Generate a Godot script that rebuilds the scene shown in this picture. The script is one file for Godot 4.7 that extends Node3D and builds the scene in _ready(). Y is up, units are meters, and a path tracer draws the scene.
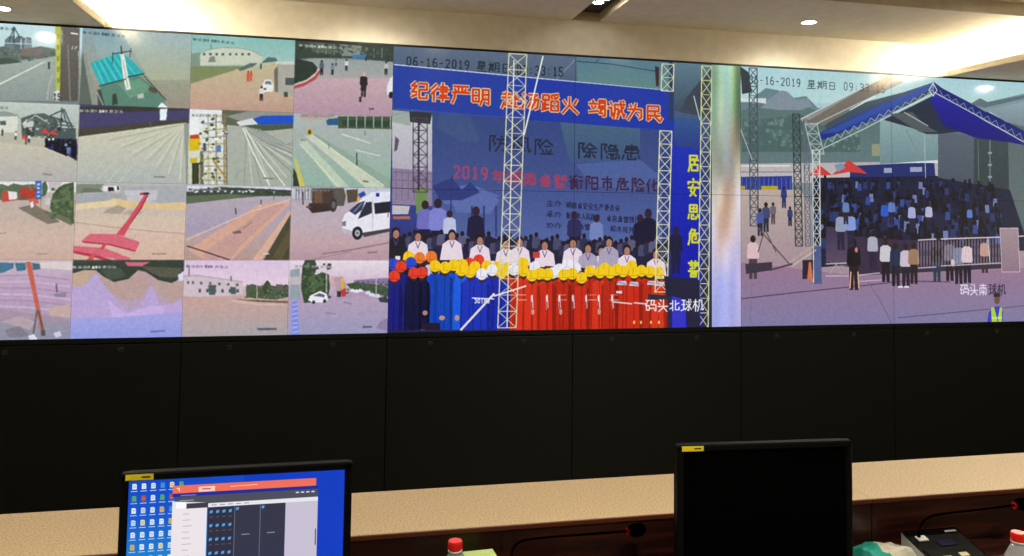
extends Node3D

# ---------------------------------------------------------------- sizes (metres, y up, wall at z = 0, room centre at x = 0)
const PANEL_W := 1.2192
const PANEL_H := 0.9144
const WALL_LEFT := -3.6576
const SCREEN_BOTTOM := 0.87
const SCREEN_TOP := 2.6988
const CEILING := 2.945
const TRAY := 3.03
const FLOOR := -0.15
const SIDE := 4.3
const BACK := 8.0

var names := {}
var mats := {}

# ---------------------------------------------------------------- node helpers
func numbered(called: String) -> String:
	var k: int = names.get(called, 0)
	names[called] = k + 1
	return called if k == 0 else "%s_%03d" % [called, k]

func thing(called: String, label: String, category: String, at := Vector3.ZERO, turn := 0.0, group := "") -> Node3D:
	var o := Node3D.new()
	o.name = numbered(called)
	add_child(o)
	o.position = at
	o.rotation.y = turn
	o.set_meta("label", label)
	o.set_meta("category", category)
	if group != "":
		o.set_meta("group", group)
	return o

func part(called: String, mesh: Mesh, m: Material, parent: Node3D, at := Vector3.ZERO, label := "") -> MeshInstance3D:
	var o := MeshInstance3D.new()
	o.name = called
	o.mesh = mesh
	o.material_override = m
	o.position = at
	parent.add_child(o, true)
	if label != "":
		o.set_meta("label", label)
	return o

func setting(called: String, mesh: Mesh, m: Material, at: Vector3, label: String) -> MeshInstance3D:
	var o := part(called, mesh, m, self, at, label)
	o.set_meta("kind", "structure")
	o.set_meta("category", "room")
	return o

# ---------------------------------------------------------------- mesh helpers
func new_st() -> SurfaceTool:
	var st := SurfaceTool.new()
	st.begin(Mesh.PRIMITIVE_TRIANGLES)
	return st

func tri(st: SurfaceTool, a: Vector3, b: Vector3, c: Vector3, out: Vector3) -> void:
	var n := (b - a).cross(c - a)
	if n.length() < 1e-14:
		return
	if n.dot(out) > 0.0:
		var t := b
		b = c
		c = t
	else:
		n = -n
	n = n.normalized()
	for p in [a, b, c]:
		st.set_normal(n)
		st.add_vertex(p)

func quad(st: SurfaceTool, a: Vector3, b: Vector3, c: Vector3, d: Vector3, out: Vector3) -> void:
	tri(st, a, b, c, out)
	tri(st, a, c, d, out)

# box with chamfered edges
func add_box(st: SurfaceTool, c: Vector3, s: Vector3, b := 0.0) -> void:
	var h := s * 0.5
	for axis in 3:
		var u := (axis + 1) % 3
		var v := (axis + 2) % 3
		for sg in [-1.0, 1.0]:
			var q: Array[Vector3] = []
			for k in [[-1.0, -1.0], [1.0, -1.0], [1.0, 1.0], [-1.0, 1.0]]:
				var p := Vector3.ZERO
				p[axis] = sg * h[axis]
				p[u] = k[0] * (h[u] - b)
				p[v] = k[1] * (h[v] - b)
				q.append(c + p)
			var o := Vector3.ZERO
			o[axis] = sg
			quad(st, q[0], q[1], q[2], q[3], o)
	if b <= 0.0:
		return
	for axis in 3:
		var u := (axis + 1) % 3
		var v := (axis + 2) % 3
		for su in [-1.0, 1.0]:
			for sv in [-1.0, 1.0]:
				var q: Array[Vector3] = []
				for k in [[-1.0, 0], [1.0, 0], [1.0, 1], [-1.0, 1]]:
					var p := Vector3.ZERO
					p[axis] = k[0] * (h[axis] - b)
					p[u] = su * (h[u] - (0.0 if k[1] == 0 else b))
					p[v] = sv * (h[v] - (b if k[1] == 0 else 0.0))
					q.append(c + p)
				var o := Vector3.ZERO
				o[u] = su
				o[v] = sv
				quad(st, q[0], q[1], q[2], q[3], o)
	for sx in [-1.0, 1.0]:
		for sy in [-1.0, 1.0]:
			for sz in [-1.0, 1.0]:
				var g := Vector3(sx, sy, sz)
				tri(st, c + g * Vector3(h.x, h.y - b, h.z - b), c + g * Vector3(h.x - b, h.y, h.z - b), c + g * Vector3(h.x - b, h.y - b, h.z), g)

func box(s: Vector3, b := 0.0, c := Vector3.ZERO) -> ArrayMesh:
	var st := new_st()
	add_box(st, c, s, b)
	return st.commit()

# a slab whose front face (+z) carries a piece of a picture
func picture_slab(w: float, h: float, d: float, uv: Rect2) -> ArrayMesh:
	var st := new_st()
	var a := [Vector3(-w / 2, h / 2, 0), Vector3(w / 2, h / 2, 0), Vector3(w / 2, -h / 2, 0), Vector3(-w / 2, -h / 2, 0)]
	var t := [uv.position, uv.position + Vector2(uv.size.x, 0), uv.end, uv.position + Vector2(0, uv.size.y)]
	for k in [0, 1, 2, 0, 2, 3]:
		st.set_normal(Vector3(0, 0, 1))
		st.set_uv(t[k])
		st.add_vertex(a[k])
	return st.commit()

# profile: Vector2(radius, height); smooth where the profile bends little
func lathe(profile: Array, sides := 32) -> ArrayMesh:
	var st := new_st()
	for i in profile.size() - 1:
		var p: Vector2 = profile[i]
		var q: Vector2 = profile[i + 1]
		var d := q - p
		var n2 := Vector2(d.y, -d.x).normalized()
		for k in sides:
			var a0 := TAU * k / sides
			var a1 := TAU * (k + 1) / sides
			var r0 := Vector3(cos(a0), 0, sin(a0))
			var r1 := Vector3(cos(a1), 0, sin(a1))
			var vs := [r0 * p.x + Vector3.UP * p.y, r1 * p.x + Vector3.UP * p.y, r1 * q.x + Vector3.UP * q.y, r0 * q.x + Vector3.UP * q.y]
			var ns := [r0 * n2.x + Vector3.UP * n2.y, r1 * n2.x + Vector3.UP * n2.y, r1 * n2.x + Vector3.UP * n2.y, r0 * n2.x + Vector3.UP * n2.y]
			for t in [[0, 1, 2], [0, 2, 3]]:
				for j in t:
					st.set_normal(ns[j])
					st.add_vertex(vs[j])
	return st.commit()

# round tube along points, with a radius for each point
func tube(points: Array, radii: Array, sides := 14, caps := true) -> ArrayMesh:
	var st := new_st()
	var rings := []
	var dirs := []
	for i in points.size():
		var d: Vector3 = (points[mini(i + 1, points.size() - 1)] - points[maxi(i - 1, 0)]).normalized()
		var u := d.cross(Vector3(0.31, 0.17, 0.93)).normalized()
		var v := d.cross(u).normalized()
		var ring := []
		var nr := []
		for k in sides:
			var a := TAU * k / sides
			var o := u * cos(a) + v * sin(a)
			nr.append(o)
			ring.append(points[i] + o * radii[i])
		rings.append(ring)
		dirs.append(nr)
	for i in points.size() - 1:
		for k in sides:
			var j := (k + 1) % sides
			for t in [[[i, k], [i, j], [i + 1, j]], [[i, k], [i + 1, j], [i + 1, k]]]:
				for e in t:
					st.set_normal(dirs[e[0]][e[1]])
					st.add_vertex(rings[e[0]][e[1]])
	if caps:
		for e in [0, points.size() - 1]:
			var o: Vector3 = points[e] - points[1 if e == 0 else e - 1]
			for k in sides:
				tri(st, points[e], rings[e][k], rings[e][(k + 1) % sides], o)
	return st.commit()

func smooth_path(pts: Array, per := 6) -> Array:
	var r := []
	for i in pts.size() - 1:
		var p0: Vector3 = pts[maxi(i - 1, 0)]
		var p3: Vector3 = pts[mini(i + 2, pts.size() - 1)]
		for k in per:
			r.append((pts[i] as Vector3).cubic_interpolate(pts[i + 1], p0, p3, float(k) / per))
	r.append(pts[-1])
	return r

# ---------------------------------------------------------------- materials
func mat(key: String, col: Color, rough := 0.6, metal := 0.0) -> StandardMaterial3D:
	if mats.has(key):
		return mats[key]
	var m := StandardMaterial3D.new()
	m.resource_name = key
	m.albedo_color = col
	m.roughness = rough
	m.metallic = metal
	mats[key] = m
	return m

func dull(key: String, col: Color, rough: float) -> StandardMaterial3D:
	var m := mat(key, col, rough)
	m.metallic_specular = 0.12
	return m

func noise_tex(freq: float, lo: Color, mid: Color, hi: Color, seed_no: int, octaves := 4, size := 512) -> NoiseTexture2D:
	var n := FastNoiseLite.new()
	n.seed = seed_no
	n.frequency = freq
	n.fractal_octaves = octaves
	var t := NoiseTexture2D.new()
	t.width = size
	t.height = size
	t.seamless = true
	t.noise = n
	var g := Gradient.new()
	g.offsets = PackedFloat32Array([0.25, 0.5, 0.75])
	g.colors = PackedColorArray([lo, mid, hi])
	t.color_ramp = g
	return t

func textured(key: String, tex: Texture2D, scale: Vector3, rough := 0.6) -> StandardMaterial3D:
	var m := mat(key, Color.WHITE, rough)
	m.albedo_texture = tex
	m.uv1_triplanar = true
	m.uv1_world_triplanar = true
	m.uv1_scale = scale
	return m

func glow(key: String, col: Color, energy: float) -> StandardMaterial3D:
	var m := mat(key, Color(0.9, 0.9, 0.88), 0.5)
	m.emission_enabled = true
	m.emission = col
	m.emission_energy_multiplier = energy
	return m

func screen_mat(key: String, tex: Texture2D, energy: float, rough: float) -> StandardMaterial3D:
	var m := mat(key, Color(0.02, 0.02, 0.022), rough)
	m.emission_enabled = true
	m.emission = Color.BLACK
	m.emission_texture = tex
	m.emission_energy_multiplier = energy
	m.texture_repeat = false
	return m

# ---------------------------------------------------------------- painter for the pictures on the screens
var canvas: Image
var clip := Rect2i()

func begin_picture(w: int, h: int) -> void:
	canvas = Image.create(w, h, false, Image.FORMAT_RGB8)
	clip = Rect2i(0, 0, w, h)

# soft rows and columns of colours over a rectangle
func wash(rows: Array, x0: int, y0: int, x1: int, y1: int) -> void:
	var nr := rows.size() - 1
	var nc: int = rows[0].size() - 1
	var small := Image.create(nc + 1, nr + 1, false, Image.FORMAT_RGB8)
	for r in nr + 1:
		for c in nc + 1:
			small.set_pixel(c, r, Color(rows[r][c]))
	small.resize(x1 - x0, y1 - y0, Image.INTERPOLATE_CUBIC)
	canvas.blit_rect(small, Rect2i(0, 0, x1 - x0, y1 - y0), Vector2i(x0, y0))

func end_picture(soft := 0.36, out_scale := 0.5, grain := 10, ragged := 0.0, cells := 1) -> ImageTexture:
	var w := canvas.get_width()
	var h := canvas.get_height()
	canvas.resize(int(w * soft), int(h * soft), Image.INTERPOLATE_LANCZOS)
	canvas.resize(int(w * out_scale), int(h * out_scale), Image.INTERPOLATE_CUBIC)
	w = canvas.get_width()
	h = canvas.get_height()
	# mottling and sensor grain of the cameras
	var nz := FastNoiseLite.new()
	nz.seed = 17
	nz.frequency = 0.08
	nz.fractal_octaves = 4
	var blot := nz.get_image(w, h, false, false, false)
	blot.convert(Image.FORMAT_L8)
	var bd := blot.get_data()
	var d := canvas.get_data()
	var src := d.duplicate()
	nz.seed = 29
	nz.frequency = 0.16
	nz.fractal_octaves = 3
	var across := nz.get_image(w, h, false, false, false)
	nz.seed = 53
	var down := nz.get_image(w, h, false, false, false)
	across.convert(Image.FORMAT_L8)
	down.convert(Image.FORMAT_L8)
	var ax := across.get_data()
	var dy := down.get_data()
	var rng := RandomNumberGenerator.new()
	rng.seed = 41
	var cw := w / cells
	var ch := h / cells
	var i := 0
	for y in h:
		var top := (y / ch) * ch
		for x in w:
			var p := y * w + x
			var j := i
			if ragged > 0.0:
				var left := (x / cw) * cw
				var sx := clampi(x + int(round((ax[p] - 128) * ragged)), left, left + cw - 1)
				var sy := clampi(y + int(round((dy[p] - 128) * ragged)), top, top + ch - 1)
				j = (sy * w + sx) * 3
			var f := 1.0 + (bd[p] - 128) * 0.0003 if grain > 0 else 1.0
			var g := (rng.randi() % (2 * grain + 1)) - grain if grain > 0 else 0
			for c in 3:
				d[i] = clampi(int(src[j + c] * f) + g, 0, 255)
				i += 1
	canvas = Image.create_from_data(w, h, false, Image.FORMAT_RGB8, d)
	return ImageTexture.create_from_image(canvas)

func span(y: int, x0: float, x1: float, c: Color) -> void:
	if y < clip.position.y or y >= clip.end.y:
		return
	var a := maxi(int(round(x0)), clip.position.x)
	var b := mini(int(round(x1)), clip.end.x)
	if b > a:
		canvas.fill_rect(Rect2i(a, y, b - a, 1), c)

func fill_poly(xy: Array, c0: Color, c1: Color) -> void:
	var n := xy.size() / 2
	var y0 := 1e9
	var y1 := -1e9
	for i in n:
		y0 = minf(y0, xy[i * 2 + 1])
		y1 = maxf(y1, xy[i * 2 + 1])
	for y in range(maxi(int(floor(y0)), clip.position.y), mini(int(ceil(y1)), clip.end.y) + 1):
		var yc := y + 0.5
		var xs := []
		for i in n:
			var j := (i + 1) % n
			var ay: float = xy[i * 2 + 1]
			var by: float = xy[j * 2 + 1]
			if (ay <= yc) != (by <= yc):
				xs.append(lerpf(xy[i * 2], xy[j * 2], (yc - ay) / (by - ay)))
		xs.sort()
		var col := c0 if c0 == c1 else c0.lerp(c1, clampf((yc - y0) / maxf(y1 - y0, 1.0), 0, 1))
		for k in range(0, xs.size() - 1, 2):
			span(y, xs[k], xs[k + 1], col)

func pg(c: String, xy: Array) -> void:
	fill_poly(xy, Color(c), Color(c))

func gr(c: String, d: String, xy: Array) -> void:
	fill_poly(xy, Color(c), Color(d))

func el(c: String, x: float, y: float, rx: float, ry: float) -> void:
	var col := Color(c)
	for yy in range(int(floor(y - ry)), int(ceil(y + ry)) + 1):
		var t := (yy + 0.5 - y) / ry
		if absf(t) < 1.0:
			var hw := rx * sqrt(1.0 - t * t)
			span(yy, x - hw, x + hw, col)

func ln(c: String, w: float, xy: Array) -> void:
	var col := Color(c)
	for i in range(0, xy.size() - 2, 2):
		var a := Vector2(xy[i], xy[i + 1])
		var b := Vector2(xy[i + 2], xy[i + 3])
		if a.is_equal_approx(b):
			b += Vector2(0.5, 0)
		var d := (b - a).normalized() * w * 0.5
		var s := Vector2(-d.y, d.x)
		var p0 := a + s - d * 0.5
		var p1 := b + s + d * 0.5
		var p2 := b - s + d * 0.5
		var p3 := a - s - d * 0.5
		fill_poly([p0.x, p0.y, p1.x, p1.y, p2.x, p2.y, p3.x, p3.y], col, col)

func ramp(stops: Array) -> void:
	for y in range(clip.position.y, clip.end.y):
		var t := float(y - clip.position.y) / clip.size.y * (stops.size() - 1)
		var k := mini(int(t), stops.size() - 2)
		canvas.fill_rect(Rect2i(clip.position.x, y, clip.size.x, 1), Color(stops[k]).lerp(Color(stops[k + 1]), t - k))

func man(x: float, y: float, h: float, shirt: String, legs: String, head: String) -> void:
	var w := h * 0.13
	pg(legs, [x - w * 0.8, y - h * 0.52, x + w * 0.8, y - h * 0.52, x + w * 0.75, y, x + w * 0.15, y, x, y - h * 0.36, x - w * 0.15, y, x - w * 0.75, y])
	pg(shirt, [x - w * 1.05, y - h * 0.79, x - w * 0.4, y - h * 0.84, x + w * 0.4, y - h * 0.84, x + w * 1.05, y - h * 0.79, x + w * 1.2, y - h * 0.5, x + w * 0.85, y - h * 0.46, x - w * 0.85, y - h * 0.46, x - w * 1.2, y - h * 0.5])
	el(head, x, y - h * 0.915, w * 0.52, h * 0.083)

func sit(x: float, y: float, s: float, shirt: String) -> void:
	pg(shirt, [x - s * 0.28, y + s * 0.3, x + s * 0.28, y + s * 0.3, x + s * 0.75, y + s * 0.62, x + s * 0.95, y + s * 1.9, x - s * 0.95, y + s * 1.9, x - s * 0.75, y + s * 0.62])
	el("241c22", x, y - s * 0.12, s * 0.33, s * 0.42)
	el("a87868", x, y + s * 0.02, s * 0.25, s * 0.34)
	ln("5c4c78", s * 0.06, [x - s * 0.18, y + s * 0.4, x, y + s * 0.9, x + s * 0.18, y + s * 0.4])

func helm(x: float, y: float, r: float, c: String, d: String) -> void:
	el("3a2824", x, y + r * 0.8, r * 0.62, r * 0.75)
	el(c, x, y, r, r * 1.05)
	pg(c, [x - r * 1.04, y + r * 0.25, x + r * 1.04, y + r * 0.25, x + r * 1.1, y + r * 0.6, x - r * 1.1, y + r * 0.6])
	ln(d, r * 0.16, [x - r * 1.05, y + r * 0.55, x + r * 1.05, y + r * 0.55])
	ln(d, r * 0.12, [x - r * 0.2, y - r * 0.9, x - r * 0.25, y + r * 0.3])

func worker(x: float, y: float, r: float, helmet: String, trim: String, coat: String, floor_y: float) -> void:
	var dark := Color(coat).darkened(0.28).to_html(false)
	pg(coat, [x - r * 0.7, y + r * 1.35, x + r * 0.7, y + r * 1.35, x + r * 1.45, y + r * 2.0, x + r * 1.65, y + r * 4.5, x + r * 1.5, floor_y, x - r * 1.5, floor_y, x - r * 1.65, y + r * 4.5, x - r * 1.45, y + r * 2.0])
	pg(dark, [x + r * 0.9, y + r * 1.6, x + r * 1.45, y + r * 2.0, x + r * 1.65, y + r * 4.5, x + r * 1.5, floor_y, x + r * 1.0, floor_y])
	ln(dark, r * 0.2, [x - r * 1.45, y + r * 2.2, x - r * 1.5, floor_y])
	ln(dark, r * 0.14, [x, y + r * 1.6, x - r * 0.05, floor_y])
	helm(x, y, r, helmet, trim)

func truss(c: String, w: float, x0: float, y0: float, x1: float, y1: float, wd: float, step: float) -> void:
	var n := maxi(1, int((y1 - y0) / step))
	for s in [-0.5, 0.5]:
		ln(c, w, [x0 + wd * s, y0, x1 + wd * s, y1])
	for k in n + 1:
		var t := float(k) / n
		var x := lerpf(x0, x1, t)
		var y := lerpf(y0, y1, t)
		ln(c, w * 0.7, [x - wd * 0.5, y, x + wd * 0.5, y])
		if k < n:
			var xb := lerpf(x0, x1, float(k + 1) / n)
			var yb := lerpf(y0, y1, float(k + 1) / n)
			ln(c, w * 0.65, [x - wd * 0.5, y, xb + wd * 0.5, yb])
			ln(c, w * 0.65, [x + wd * 0.5, y, xb - wd * 0.5, yb])

func mob(seed_no: int, x0: float, y0: float, x1: float, y1: float, count: int, s: float) -> void:
	var rng := RandomNumberGenerator.new()
	rng.seed = seed_no
	var shirts := ["20264c", "2c386c", "181a2c", "344a90", "1a1c2c", "1c203c", "242638", "141420", "2c3868", "6c7ca8", "1c1a28", "14141c"]
	var rows := []
	for k in count:
		rows.append([y0 + (y1 - y0) * k / count, rng.randf_range(x0, x1), rng.randi() % shirts.size()])
	for r in rows:
		var q: float = s * (0.8 + 0.4 * (r[0] - y0) / (y1 - y0))
		pg(shirts[r[2]], [r[1] - q * 0.6, r[0] + q * 0.5, r[1] + q * 0.6, r[0] + q * 0.5, r[1] + q * 0.75, r[0] + q * 2.6, r[1] - q * 0.75, r[0] + q * 2.6])
		el("1a1820", r[1], r[0], q * 0.42, q * 0.55)

func dabs(seed_no: int, count: int, cols: Array, x0: float, y0: float, x1: float, y1: float, r: float) -> void:
	var rng := RandomNumberGenerator.new()
	rng.seed = seed_no
	for k in count:
		var q := r * rng.randf_range(0.5, 1.4)
		el(cols[rng.randi() % cols.size()], rng.randf_range(x0, x1), rng.randf_range(y0, y1), q * rng.randf_range(0.8, 1.5), q)

# strokes of each character on a 16 x 16 grid: pairs of x and y, one polyline per word
const STROKES := {
	"纪": "5124642969 2d6b 82e2e787 878eeeeb",
	"律": "5115 6419 383f 83d3d7 65f5 87d7 8ada 6cfc a0af",
	"严": "21e1 6166 9196 3345 c3b5 16f6 363a1f",
	"明": "12626c1c12 1767 92e2eecd 929a7f 96e6 9aea",
	"赴": "1373 4146 0686 464d 4979 2a0f 1b4dfe b1bc b5e8",
	"汤": "1133 0527 0e37 62d276e6ddbe 965d c68e",
	"蹈": "1161651511 363c 3969 181d 0e6c e081 8294 b2b4 e2c4 a6868eeee6c6 8aaa caea",
	"火": "71781f 78ef 2447 d3b7",
	"竭": "3143 0474 2637 6657 0b8a 91e1e69691 93e3 b687 98e8eece b99ccc",
	"诚": "2133 06363d5b 63f3 63695f 67979c8b b0c8eefb e5aa8f d0e1",
	"为": "3244 16d6ddbe 81761f 9aab",
	"民": "22c2c626 222e5c 2ada 869bdffc",
	"防": "212f 2161456859 a1b2 74f4 a49a6f a8e8debe",
	"风": "31381f 31d1d9eefc 54bd b44d",
	"险": "212f 2161456859 a166 a1f6 97d7 7a8c aabc eacd 6efe",
	"除": "212f 2161456859 a166 a1f6 86d6 79f9 a6ae8d 8b6e cbee",
	"隐": "212f 2161456859 9174 92d2c4 75e5ea7a 77e7 6c7e 9b9ededc fbfe abbc",
	"患": "42c2c44442 35d5d83835 8089 2a1e 5a5ebebc 7a8c daed",
	"年": "4115 33d3 46d6 464a 1afa 838f",
	"湖": "1123 0517 0e28 4484 6167 47878c4c47 a1f1fede a1a99e a5f5 a9f9",
	"南": "23d3 8186 262f 26d6debe 5768 a798 5aaa 4cbc 8a8f",
	"省": "8185 5437 b3c5 a528 48c8ce4e48 4aca 4ccc",
	"暨": "2262662622 2464 262967 92e2 a295e5 c587 c6e8f7 4abbbd4d4a 4bbb 2fdf",
	"衡": "3113 4417 363f 7153 6191 5595995955 5797 4bab 7b4f 7baf b2e2 b6f6 d6decd",
	"阳": "212f 2161456859 82e2ee8e82 88e8",
	"市": "8082 23d3 464c 46c6ccab 838f",
	"危": "6135 52a285 35e5 353a1f 67b7ba9a 676dedeb",
	"化": "5117 363f 919dedeb e478",
	"主": "7082 24d4 39c9 1eee 848e",
	"办": "24b4bd9e 71742e 260a d6fa",
	"承": "31c183 838e6e 56a6 49b9 5cac 25451c d498 98fd",
	"协": "0555 313e 64c4cdae 91846e 7659 d6f9",
	"安": "7082 1513e3e5 18f8 754bbf a88c3f",
	"全": "8118 81f8 48b8 3bcb 1fef 888f",
	"生": "5127 45d5 3aca 1fef 818f",
	"产": "7082 23d3 5466 a496 27e7 373b1f",
	"委": "b142 14e4 8288 8428 84e8 19f9 7a4dbf b98d3f",
	"员": "42b2b54542 373d 37c7cd 898c2f 8cdf",
	"会": "8118 81f8 58b8 3ada 6a4ece aadd",
	"人": "817a1f 85ef",
	"政": "1272 424e 4979 282e 0f7d a185 94f4 e48f 86ff",
	"府": "7082 23e3 333a1f 6559 585f 76f6 c4cead 98aa",
	"应": "7082 23e3 333a1f 676b 969b d5bb 5efe",
	"急": "6135 52a285 35c5ca3a 37c7 2b1e 5b5ebebc 7a8c dbed",
	"管": "3115 2373 a185 93f3 1715f5f7 47c7ca4a47 474f 4cdcdf4f",
	"理": "1262 1767 424d 0e6c 82e2e88882 85e5 b2be 8beb 7efe",
	"厅": "31e1 313a1f 56e6 a6ad8d",
	"松": "1474 414f 440b 467a a187 c1f8 a87ded caee",
	"木": "15e5 818f 851d 85fd",
	"经": "5124642969 2d6b 82e279 a5e9 8aea babe 7efe",
	"开": "22d2 16f6 52592f b2bf",
	"区": "e2222eee 54bc b44c",
	"居": "31c1c434 313a1f 45e5 9598 59d9de5e59",
	"思": "32c2c83832 35c5 8288 2a1e 5a5ebebc 7a8c daed",
	"警": "13e3 5154 a1a4 35656838 a585 95e5 c588 1aea 4ccc 4dbdbf4f4d",
	"钟": "4116 3474 2777 474d7b 84f4fa8a84 b1bf",
	"码": "1272 4218 28686d2d28 82d2c7 9287f7fedd 7bdb",
	"头": "4163 2547 19f9 919a2f 9aef",
	"北": "525e 1656 1c5a 929dedea e597",
	"球": "1262 1767 424d 0e6c 74f4 b1be9d 8698 6da9 e6c8 b8fd d1e2",
	"机": "1474 414f 440b 467a 92997f 92d2ddfdfb",
	"星": "41c1c64641 43c3 582b 48d8 3bcb 1fef 868f",
	"期": "1484 313b 717b 3676 3878 0b8b 3c1f 6c7e a1f1fede a1a99e a5f5 a9f9",
	"日": "42c2ce4e42 48c8",
	"0": "51a1c3ccae5e3c3351",
	"1": "54818e 5ebe",
	"2": "3351a1c3c63ece",
	"3": "3351a1c3c5a777 a7c9ccae5e3c",
	"4": "9e913aca",
	"5": "c14137a7c9ccae4e3c",
	"6": "b161363c5eaeccc9a737",
	"7": "31c17e",
	"8": "51a1c3c5a757353351 57393c5eaeccc9a7",
	"9": "c858363351a1c3c99e5e",
	"-": "48b8",
	":": "7576 7b7c",
}

func glyph(c: String, w: float, ch: String, x: float, y: float, size_x: float, size_y: float) -> void:
	if not STROKES.has(ch):
		return
	for stroke in (STROKES[ch] as String).split(" ", false):
		var xy := []
		for k in range(0, stroke.length(), 2):
			xy.append(x + (stroke.substr(k, 1).hex_to_int() - 7.5) / 15.0 * size_x)
			xy.append(y + (stroke.substr(k + 1, 1).hex_to_int() - 7.5) / 15.0 * size_y)
		ln(c, w, xy)

# a line of writing from (x0, y0) to (x1, y1), the middle of its height, letters h high
func tx(c: String, w: float, text: String, x0: float, y0: float, x1: float, y1: float, h: float) -> void:
	var total := 0.0
	for ch in text:
		total += 0.55 if ch in "0123456789-: " else 1.0
	var at := 0.0
	for ch in text:
		var adv := 0.55 if ch in "0123456789-: " else 1.0
		var t := (at + adv * 0.5) / total
		glyph(c, w, ch, lerpf(x0, x1, t), lerpf(y0, y1, t), (x1 - x0) / total * adv * 0.9, h)
		at += adv

func paint_desktop() -> ImageTexture:
	begin_picture(960, 600)
	ramp(["0c48c4", "0f56cc", "1478d0", "22a0d4", "2cb0d8"])
	pg("0a3cc0", [500, 0, 960, 0, 960, 600, 830, 600, 820, 60, 500, 40])
	var tints := ["e8eef4", "dce8f0", "e8d8a0", "c8d8f0", "b85040", "f0f0f0", "3c8cd0", "50a858", "d8b040"]
	for r in 10:
		for q in 6:
			if q == 5 and r > 0:
				continue
			var x := 24.0 + q * 40
			var y := 26.0 + r * 52
			var t: String = tints[(r * 7 + q * 5 + r * q) % tints.size()]
			pg(t, [x - 9, y - 12, x + 6, y - 12, x + 10, y - 7, x + 10, y + 12, x - 9, y + 12])
			ln("5080b8", 2, [x - 5, y - 3, x + 6, y - 3])
			ln("8098b8", 2, [x - 5, y + 4, x + 6, y + 4])
			ln("d0e0f0", 3, [x - 13, y + 21, x + 13, y + 21])
	# window
	pg("f07058", [188, 32, 828, 32, 828, 66, 188, 66])
	pg("f8d0c4", [300, 42, 372, 42, 372, 64, 300, 64])
	ln("fff0e8", 4, [206, 44, 216, 44, 216, 56])
	ln("c84838", 5, [316, 53, 352, 53])
	ln("f8b8a8", 4, [440, 48, 560, 46])
	pg("1c2c9c", [188, 66, 838, 66, 838, 80, 188, 80])
	pg("4c4e5c", [204, 80, 838, 80, 838, 116, 204, 116])
	ln("8088d0", 4, [224, 76, 290, 76])
	ln("9c9eac", 4, [220, 98, 280, 98])
	for k in 4:
		ln("d8dce8", 6, [736 + k * 24, 92, 748 + k * 24, 92])
	pg("ece4e8", [188, 100, 340, 112, 340, 600, 188, 600])
	pg("3a3c48", [250, 112, 344, 112, 344, 134, 250, 134])
	pg("fafafa", [204, 104, 246, 104, 246, 132, 204, 132])
	for k in 9:
		ln("b4b0bc", 3, [236, 158 + k * 26, 262 + (k * 7 % 3) * 6, 158 + k * 26])
	pg("50525c", [188, 372, 344, 372, 344, 388, 188, 388])
	pg("e8e6ec", [344, 116, 838, 116, 838, 134, 344, 134])
	for k in 5:
		ln("9094a4", 4, [360 + k * 36, 125, 380 + k * 36, 125])
	pg("2c3044", [344, 134, 462, 134, 462, 600, 344, 600])
	for r in 8:
		for q in 4:
			var x := 352.0 + q * 28
			var y := 150.0 + r * 60
			pg("58a0e0", [x, y, x + 13, y - 3, x + 13, y + 9, x, y + 12])
			ln("8a6c60", 2, [x, y + 28, x + 14, y + 28])
	pg("32364a", [462, 134, 690, 134, 690, 600, 462, 600])
	ln("70727c", 3, [462, 134, 462, 600])
	ln("70727c", 3, [576, 134, 576, 600])
	for x in [468, 582]:
		pg("58a0e0", [x, 142, x + 12, 140, x + 12, 152, x, 154])
		ln("9094a4", 4, [x + 28, 262, x + 62, 262])
	pg("c8c0d4", [690, 134, 838, 134, 838, 600, 690, 600])
	ln("484858", 5, [830, 260, 830, 330])
	return end_picture(0.6, 0.6, 0)

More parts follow.
